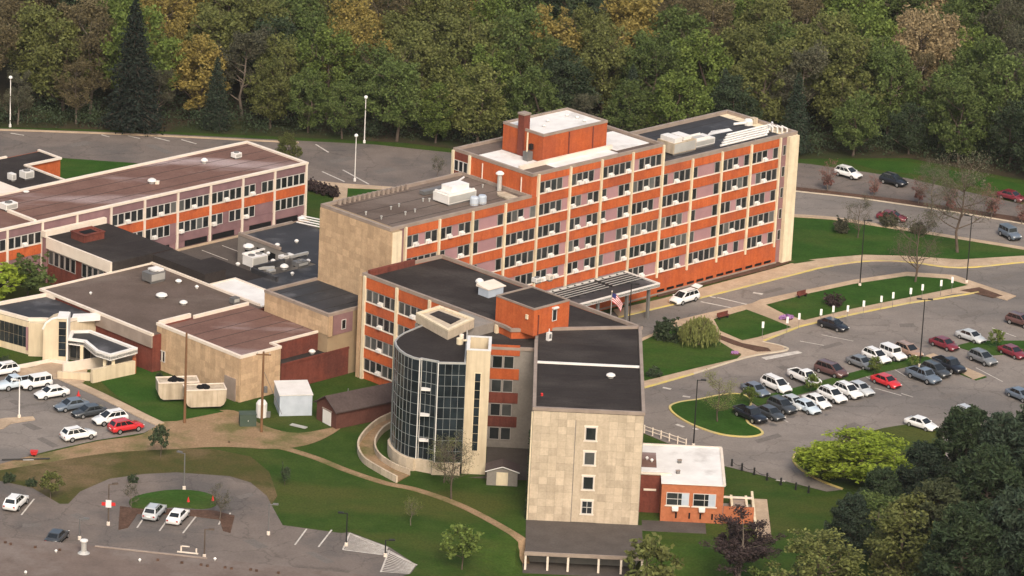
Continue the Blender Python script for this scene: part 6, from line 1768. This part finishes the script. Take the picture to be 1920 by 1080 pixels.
KD = {'green': ('b', 'leaf_green', 'mid green tree in the wood behind the hospital'), 'bright': ('b', 'leaf_bright', 'bright green tree in the wood behind the hospital'),
      'olive': ('b', 'leaf_olive', 'olive tree in the wood behind the hospital'), 'yellow': ('b', 'leaf_yellow', 'golden yellow tree in the wood behind the hospital'),
      'dark': ('b', 'leaf_dark', 'deep green tree in the wood behind the hospital'), 'brown': ('t', 'leaf_brown', 'brown tree in the wood behind the hospital'),
      'red': ('b', 'leaf_red', 'rusty red tree in the wood behind the hospital'), 'tan': ('b', 'leaf_tan', 'pale peach tree at the upper right of the wood'), 'grey': ('t', 'leaf_grey', 'grey tree in the wood behind the hospital')}
random.seed(11)
EDGE = [(-140, 684)] + [tuple(G(a, b)[:2]) for a, b in ((-120, 238), (0, 238), (300, 243), (560, 254), (760, 264), (900, 276), (1250, 290), (1500, 292), (1700, 292), (1800, 312), (1925, 332), (2050, 350))] + [(160, 662)]
def edge_y(x):
    pts = EDGE
    for (x0, y0), (x1, y1) in zip(pts[:-1], pts[1:]):
        if x <= x1: return y0 + (y1 - y0) * (x - x0) / (x1 - x0)
    return 668
spots = []
row = 0
d = 1.5
while d < 128:
    st_ = 7.6 + d * .022
    x = -104 - d * .12 + (row % 2) * st_ / 2
    while x < 104 + d * .12:
        spots.append((x + random.uniform(-1.9, 1.9), edge_y(x) + d + random.uniform(-2.2, 2.2), d))
        x += st_
    d += 8.2 + d * .035
    row += 1
SPX = [(250, 246, 22.5, 'tall dark spruce rising above the left of the wood', 'needle_dark', 0), (405, 243, 12.5, 'smaller dark spruce right of the tall one', 'needle_blue', 1), (1180, 262, 13.0, 'dark evergreen in the wood above the penthouse', 'needle_blue', 0), (1352, 262, 12.5, 'blue green evergreen behind the right black roof', 'needle_blue', 1), (1488, 288, 14.0, 'dark blue green evergreen right of the black roof', 'needle_blue', 0), (1112, 120, 15, 'dark evergreen at the top of the wood', 'needle', 1)]
sp_pos = []
for px, py, hh, lb, mt_, i in SPX:
    p = G(px, py)
    sp_pos.append(p)
    tree(SPRUCE[i], mt_, p, hh / 20, 'spruce_tree', lb, 'spruce')
def where(cx, d):
    dep = 'at the wood edge' if d < 9 else 'just inside the wood' if d < 26 else 'deep in the wood' if d < 55 else 'far back in the wood'
    for lim, w_ in ((70, 'near left picture edge'), (230, 'left of tall spruce'), (480, 'above the low wing'), (660, 'left of globe lamps'), (860, 'right of globe lamps'), (1000, 'left of the penthouse'), (1160, 'above the penthouse'), (1330, 'right of the penthouse'), (1415, 'above the black roof'), (1500, 'above the stone pier'), (1650, 'right of stone pier'), (1800, 'above the black suv')):
        if cx < lim: return dep + ' ' + w_
    return dep + ' near right picture edge'
count = 0
NAMED = {}
for x, y, d in spots:
    if any((p.x - x) ** 2 + (p.y - y) ** 2 < 22 for p in sp_pos): continue
    hh = random.uniform(14, 19) if d > 6 else random.uniform(9, 15)
    cx, cy = PXY((x, y, hh * .66))
    if cx < -90 or cx > 2010 or cy < -150: continue
    best = min(HINT, key=lambda q: ((q[0] - cx) ** 2 + 1.4 * (q[1] - cy) ** 2) * random.uniform(.85, 1.2))
    kd, lm, lb = KD[best[2]]
    if random.random() < .14: kd, lm, lb = KD[random.choice(['green', 'olive', 'bright', 'dark'])]
    src = random.choice(BROAD if kd == 'b' else TWIG)
    s = hh / 16
    lb = lb.replace('in the wood behind the hospital', where(cx, d)).replace('at the upper right of the wood', where(cx, d))
    lb = ('tall ' if hh > 16.5 else 'lower ' if d > 6 else 'small ' if hh < 12 else '') + lb
    t_ = tree(src, lm, (x, y, 0), s * random.uniform(.95, 1.15), 'forest_tree', lb, 'tree', WD_ and lb.split(' tree ')[0].split(' ', 1)[-1] + ' trees in the wood', sz=s)
    NAMED.setdefault(lb, []).append((cx, t_))
    count += 1
ORD = {2: ('left of two', 'right of two'), 3: ('leftmost of three', 'middle of three', 'rightmost of three'), 4: ('leftmost of four', 'second of four', 'third of four', 'rightmost of four')}
for lb, l_s in NAMED.items():
    l_s.sort(key=lambda q: q[0])
    if len(l_s) in ORD:
        for (_, t_), w_ in zip(l_s, ORD[len(l_s)]): t_['label'] = lb + ', ' + w_
    elif len(l_s) == 5:
        for (_, t_), w_ in zip(l_s, ('leftmost of five', 'second of five', 'third of five', 'fourth of five', 'rightmost of five')): t_['label'] = lb + ', ' + w_
# undergrowth along the edge of the wood, one mass
random.seed(5)
lf = MB()
for k in range(900):
    x = random.uniform(-105, 105)
    y = edge_y(x) + .5 + random.random() ** 1.5 * 14
    hh = random.uniform(.8, 3.6)
    for _ in range(int(14 * hh)):
        leaf(lf, Vector((x + random.gauss(0, .8), y + random.gauss(0, .8), hh * random.random() ** .7)), .2 * random.uniform(.6, 1.3))
o = lf.build('undergrowth', MT['leaf_dark'])
tag(o, 'low green undergrowth along the edge of the wood', 'undergrowth', kind='stuff')

# ---- trees near the buildings
def at(px, py): 
    p = G(px, py); p.z = ground_z(p.x, p.y); return p
random.seed(21)
tree(BROAD[1], 'leaf_olive', G(540, 318), .42, 'round_tree', 'olive yellow round tree behind the end of the low brown roof', sz=.40)
tree(SMALL[0], 'leaf_lime', G(-6, 572), 2.3, 'bush_tree', 'bright green bush cut by the left picture edge', sz=1.35)
tree(SMALL[1], 'leaf_green', G(52, 560), 1.9, 'bush_tree', 'green bushy tree before the red brick wall at left', sz=1.45)
tree(BARE[0], 'leaf_grey', G(820, 338), .55, 'bare_tree', 'small dark bare tree at the back corner of the main block')
tree(BIGBARE[0], 'leaf_grey', G(1795, 474), 1.12, 'bare_tree', 'large grey bare tree on the right lawn beside the walk', trunkm='bark')
tree(BIGBARE[1], 'leaf_grey', G(1716, 530), .82, 'bare_tree', 'leaning grey bare tree on the long lawn', trunkm='bark')
tree(BIGBARE[1], 'leaf_grey', G(1608, 447), .48, 'bare_tree', 'thin bare tree at the left of the right lawn', trunkm='bark')
tree(BIGBARE[0], 'leaf_grey', G(1745, 402), .62, 'bare_tree', 'wide hazy bare tree in front of the upper car park')
for px, s, lb in (((1551, 358), .85, 'pink blossoming tree left of the white suv'), ((1638, 368), .6, 'low pink blossoming tree in the mulch strip'), ((1722, 383), .75, 'faint pink tree right of the black suv'), ((1858, 410), .95, 'pink red tree in the mulch strip at right'), ((1780, 398), .7, 'dull red tree behind the wide bare tree'), ((1915, 420), .7, 'dark red tree at the right picture edge')):
    tree(BARE[1], 'leaf_pink', G(*px), s * .8, 'blossom_tree', lb, group='pink trees in the mulch strip')
    x = tree(SMALL[2], 'leaf_pink', G(px[0] + 1, px[1] - 1), s * .62, 'blossom_bush', lb.replace('tree', 'understorey'), 'bush')
for px, s, lb in (((1576, 436), .8, 'low twiggy bush by the walk at the lawn corner'), ((1668, 425), .8, 'bare bush hiding the red car'), ((1720, 440), .7, 'thin grey bush at the lawn edge')):
    tree(SHRUB[0], 'leaf_grey', G(*px), s * 1.3, 'bare_bush', lb, 'bush')
tree(WILLOW, 'leaf_willow', G(1310, 648), 1.0, 'willow', 'pale yellow green weeping tree at the corner of the lawn')
tree(SHRUB[0], 'leaf_dark', G(1252, 640), 1.5, 'shrub', 'dark green round shrub left of the weeping tree', 'shrub')
tree(SHRUB[1], 'leaf_dark', G(1226, 708), .75, 'shrub', 'small dark shrub at the lawn corner beside the near wing', 'shrub')
tree(SHRUB[1], 'leaf_purple', G(1562, 575), .95, 'shrub', 'dark purple grey shrub on the long lawn', 'shrub')
tree(BIGBARE[1], 'leaf_willow', G(1345, 792), .50, 'budding_tree', 'pale budding tree on the grass island nose', trunkm='bark')
for px, s, lb in (((1404, 762), .62, 'small green tree left of the blue grey sedan'), ((1521, 738), .62, 'small green tree in front of the white pickup'), ((1640, 704), .58, 'small green tree before the white crossover'), ((1712, 690), .4, 'low green bush between the bronze and black cars'), ((1868, 652), .6, 'small green tree right of the silver grey sedan')):
    tree(SMALL[(px[0]) % 3], 'leaf_bright', G(*px), s, 'small_tree', lb, group='small trees in the green strip')
tree(BROAD[2], 'leaf_lime', G(1612, 905), 1.38, 'lime_tree', 'wide lime green tree on the yellow kerbed island', sz=.42)
tree(BROAD[4], 'leaf_lime', G(1548, 897), .85, 'lime_bush', 'lower lime green mass left of the lime tree', 'bush', sz=.30)
# the dark pines at lower right
for i, (px, py, s, m_) in enumerate(((1800, 985, 1.20, 'needle'), (1868, 1000, 1.22, 'needle_blue'), (1932, 985, 1.22, 'needle'), (1725, 990, .88, 'needle_blue'), (1960, 1090, 1.45, 'needle'), (1835, 1110, 1.42, 'needle'), (1745, 1120, 1.15, 'needle_olive'), (1900, 1200, 1.45, 'needle_blue'), (1790, 1215, 1.35, 'needle'), (1970, 1240, 1.4, 'needle'), (1590, 1060, .72, 'needle_blue'), (1645, 1010, .72, 'needle'))):
    lb = ['tall dark pine whose top hides the silver car', 'tallest blue green pine of the lower right group', 'dark pine at the right edge beside the aisle', 'low blue green pine beside the lime tree', 'dark pine at the right picture edge, middle height', 'dark pine in the middle of the lower right group', 'olive tinged pine right of the big olive tree', 'blue green pine near the bottom right corner', 'dark pine at the bottom edge', 'dark pine in the bottom right corner', 'small blue green pine left of the olive tree', 'small dark pine under the lime green tree'][i]
    tree(PINE[i % 3], m_, G(px, py), s, 'pine_tree', lb, 'pine')
tree(BROAD[0], 'leaf_olive', G(1690, 1130), 1.2, 'olive_tree', 'big olive green tree among the pines at lower right', sz=.88)
tree(BROAD[5], 'leaf_green', G(1632, 1050), .82, 'green_tree', 'mid green tree between the lime tree and the big olive tree', sz=.58)
tree(BROAD[3], 'leaf_olive', G(1528, 1145), 1.05, 'olive_tree', 'olive green tree left of the big one, at the bottom edge', sz=.62)
tree(SMALL[1], 'leaf_bright', G(1420, 1110), 1.2, 'small_tree', 'yellow green bush at the bottom edge right of the purple tree', 'bush', sz=.7)
tree(TWIG[0], 'leaf_purple', G(1385, 1090), 1.0, 'purple_tree', 'dark purple leaved tree before the brick annex', sz=.56)
tree(SMALL[2], 'leaf_purple', G(1380, 1080), 1.5, 'purple_bush', 'dense purple foliage at the foot of the annex', 'bush', sz=1.3)
tree(SMALL[0], 'leaf_olive', at(1212, 1090), 1.9, 'small_tree', 'olive green tree standing before the open terrace bays', sz=1.75)
tree(SHRUB[1], 'leaf_dark', at(1262, 1080), .9, 'shrub', 'dark low shrub right of the olive tree', 'shrub')
tree(SMALL[1], 'leaf_lime', at(1040, 1098), 1.1, 'small_tree', 'yellow green bush at the bottom edge under the terrace', 'bush', sz=.7)
tree(SMALL[2], 'leaf_bright', at(866, 1062), 1.25, 'small_tree', 'pale green slender tree on the lawn below the footpath', sz=1.25)
tree(BIGBARE[0], 'leaf_grey', G(846, 936), .62, 'bare_tree', 'grey bare tree in front of the glass tower', trunkm='bark')
tree(BIGBARE[1], 'leaf_willow', G(832, 905), .42, 'budding_tree', 'budding greenish tree beside the glass tower', trunkm='bark')
tree(SMALL[0], 'leaf_dark', G(301, 856), .7, 'small_tree', 'dark green small conifer shaped tree at the dirt edge', sz=.95)
tree(SMALL[1], 'leaf_dark', G(534, 910), .42, 'small_tree', 'small dark tree on the rough grass', sz=.6)
tree(SMALL[2], 'leaf_olive', G(95, 935), .8, 'small_tree', 'thin greenish tree by the lower left car park', sz=.75)
tree(BARE[1], 'leaf_grey', G(412, 975), .62, 'bare_tree', 'thin grey tree at the right of the grass oval')
tree(BARE[2], 'leaf_grey', G(246, 955), .45, 'bare_tree', 'thin bare tree at the left of the grass oval')
tree(BARE[0], 'leaf_olive', G(770, 985), .5, 'bare_tree', 'wispy bare tree on the lawn below the path')
for px, s, lb in (((185, 712), .45, 'dark shrub at the foot of the ramp wall'), ((10, 685), .6, 'dark shrub before the cream entrance wall'), ((300, 708), .35, 'dark shrub against the tan wall'), ((15, 905), .6, 'green bush behind the cream white sedan'), ((60, 912), .5, 'low green bush right of the one behind the sedan'), ((250, 905), .5, 'dark bush above the turning loop')):
    tree(SHRUB[0], 'leaf_dark', G(*px), s, 'shrub', lb, 'shrub')
# clipped hedge by the low wing
for k in range(5):
    p = G(580 + 11 * k, 356 + 3.2 * k)
    tree(SHRUB[k % 2], 'leaf_purple', p, .82, 'hedge_bush', 'dark brown hedge bush, %s from the end of the low wing' % words[k], 'hedge', 'dark hedge bushes by the pavement')
# ivy on the corner of the near wing
random.seed(3)
lf = MB()
for k in range(260):
    leaf(lf, Vector((3.1 + random.gauss(0, .07), 505.6 + random.random() * 1.5, random.random() ** 1.4 * 12)), .14)
o = lf.build('ivy', MT['leaf_dark'])
tag(o, 'thin dark ivy climbing the left corner of the near stone wing', 'ivy', kind='stuff')

# ------------------------------------------------------------------ air
hz = MB().box(-2600, 2600, -320, 4600, -6, 215).build('haze', bpy.data.materials.new('haze'))
tag(hz, 'thin pale haze over the whole site', 'haze', kind='stuff')
hm = hz.data.materials[0]
hm.use_nodes = True
n_, l_ = hm.node_tree.nodes, hm.node_tree.links
n_.remove(n_['Principled BSDF'])
pv = n_.new('ShaderNodeVolumePrincipled')
pv.inputs['Color'].default_value = (.93, .93, .92, 1)
pv.inputs['Density'].default_value = 0.00003
l_.new(pv.outputs[0], n_['Material Output'].inputs['Volume'])
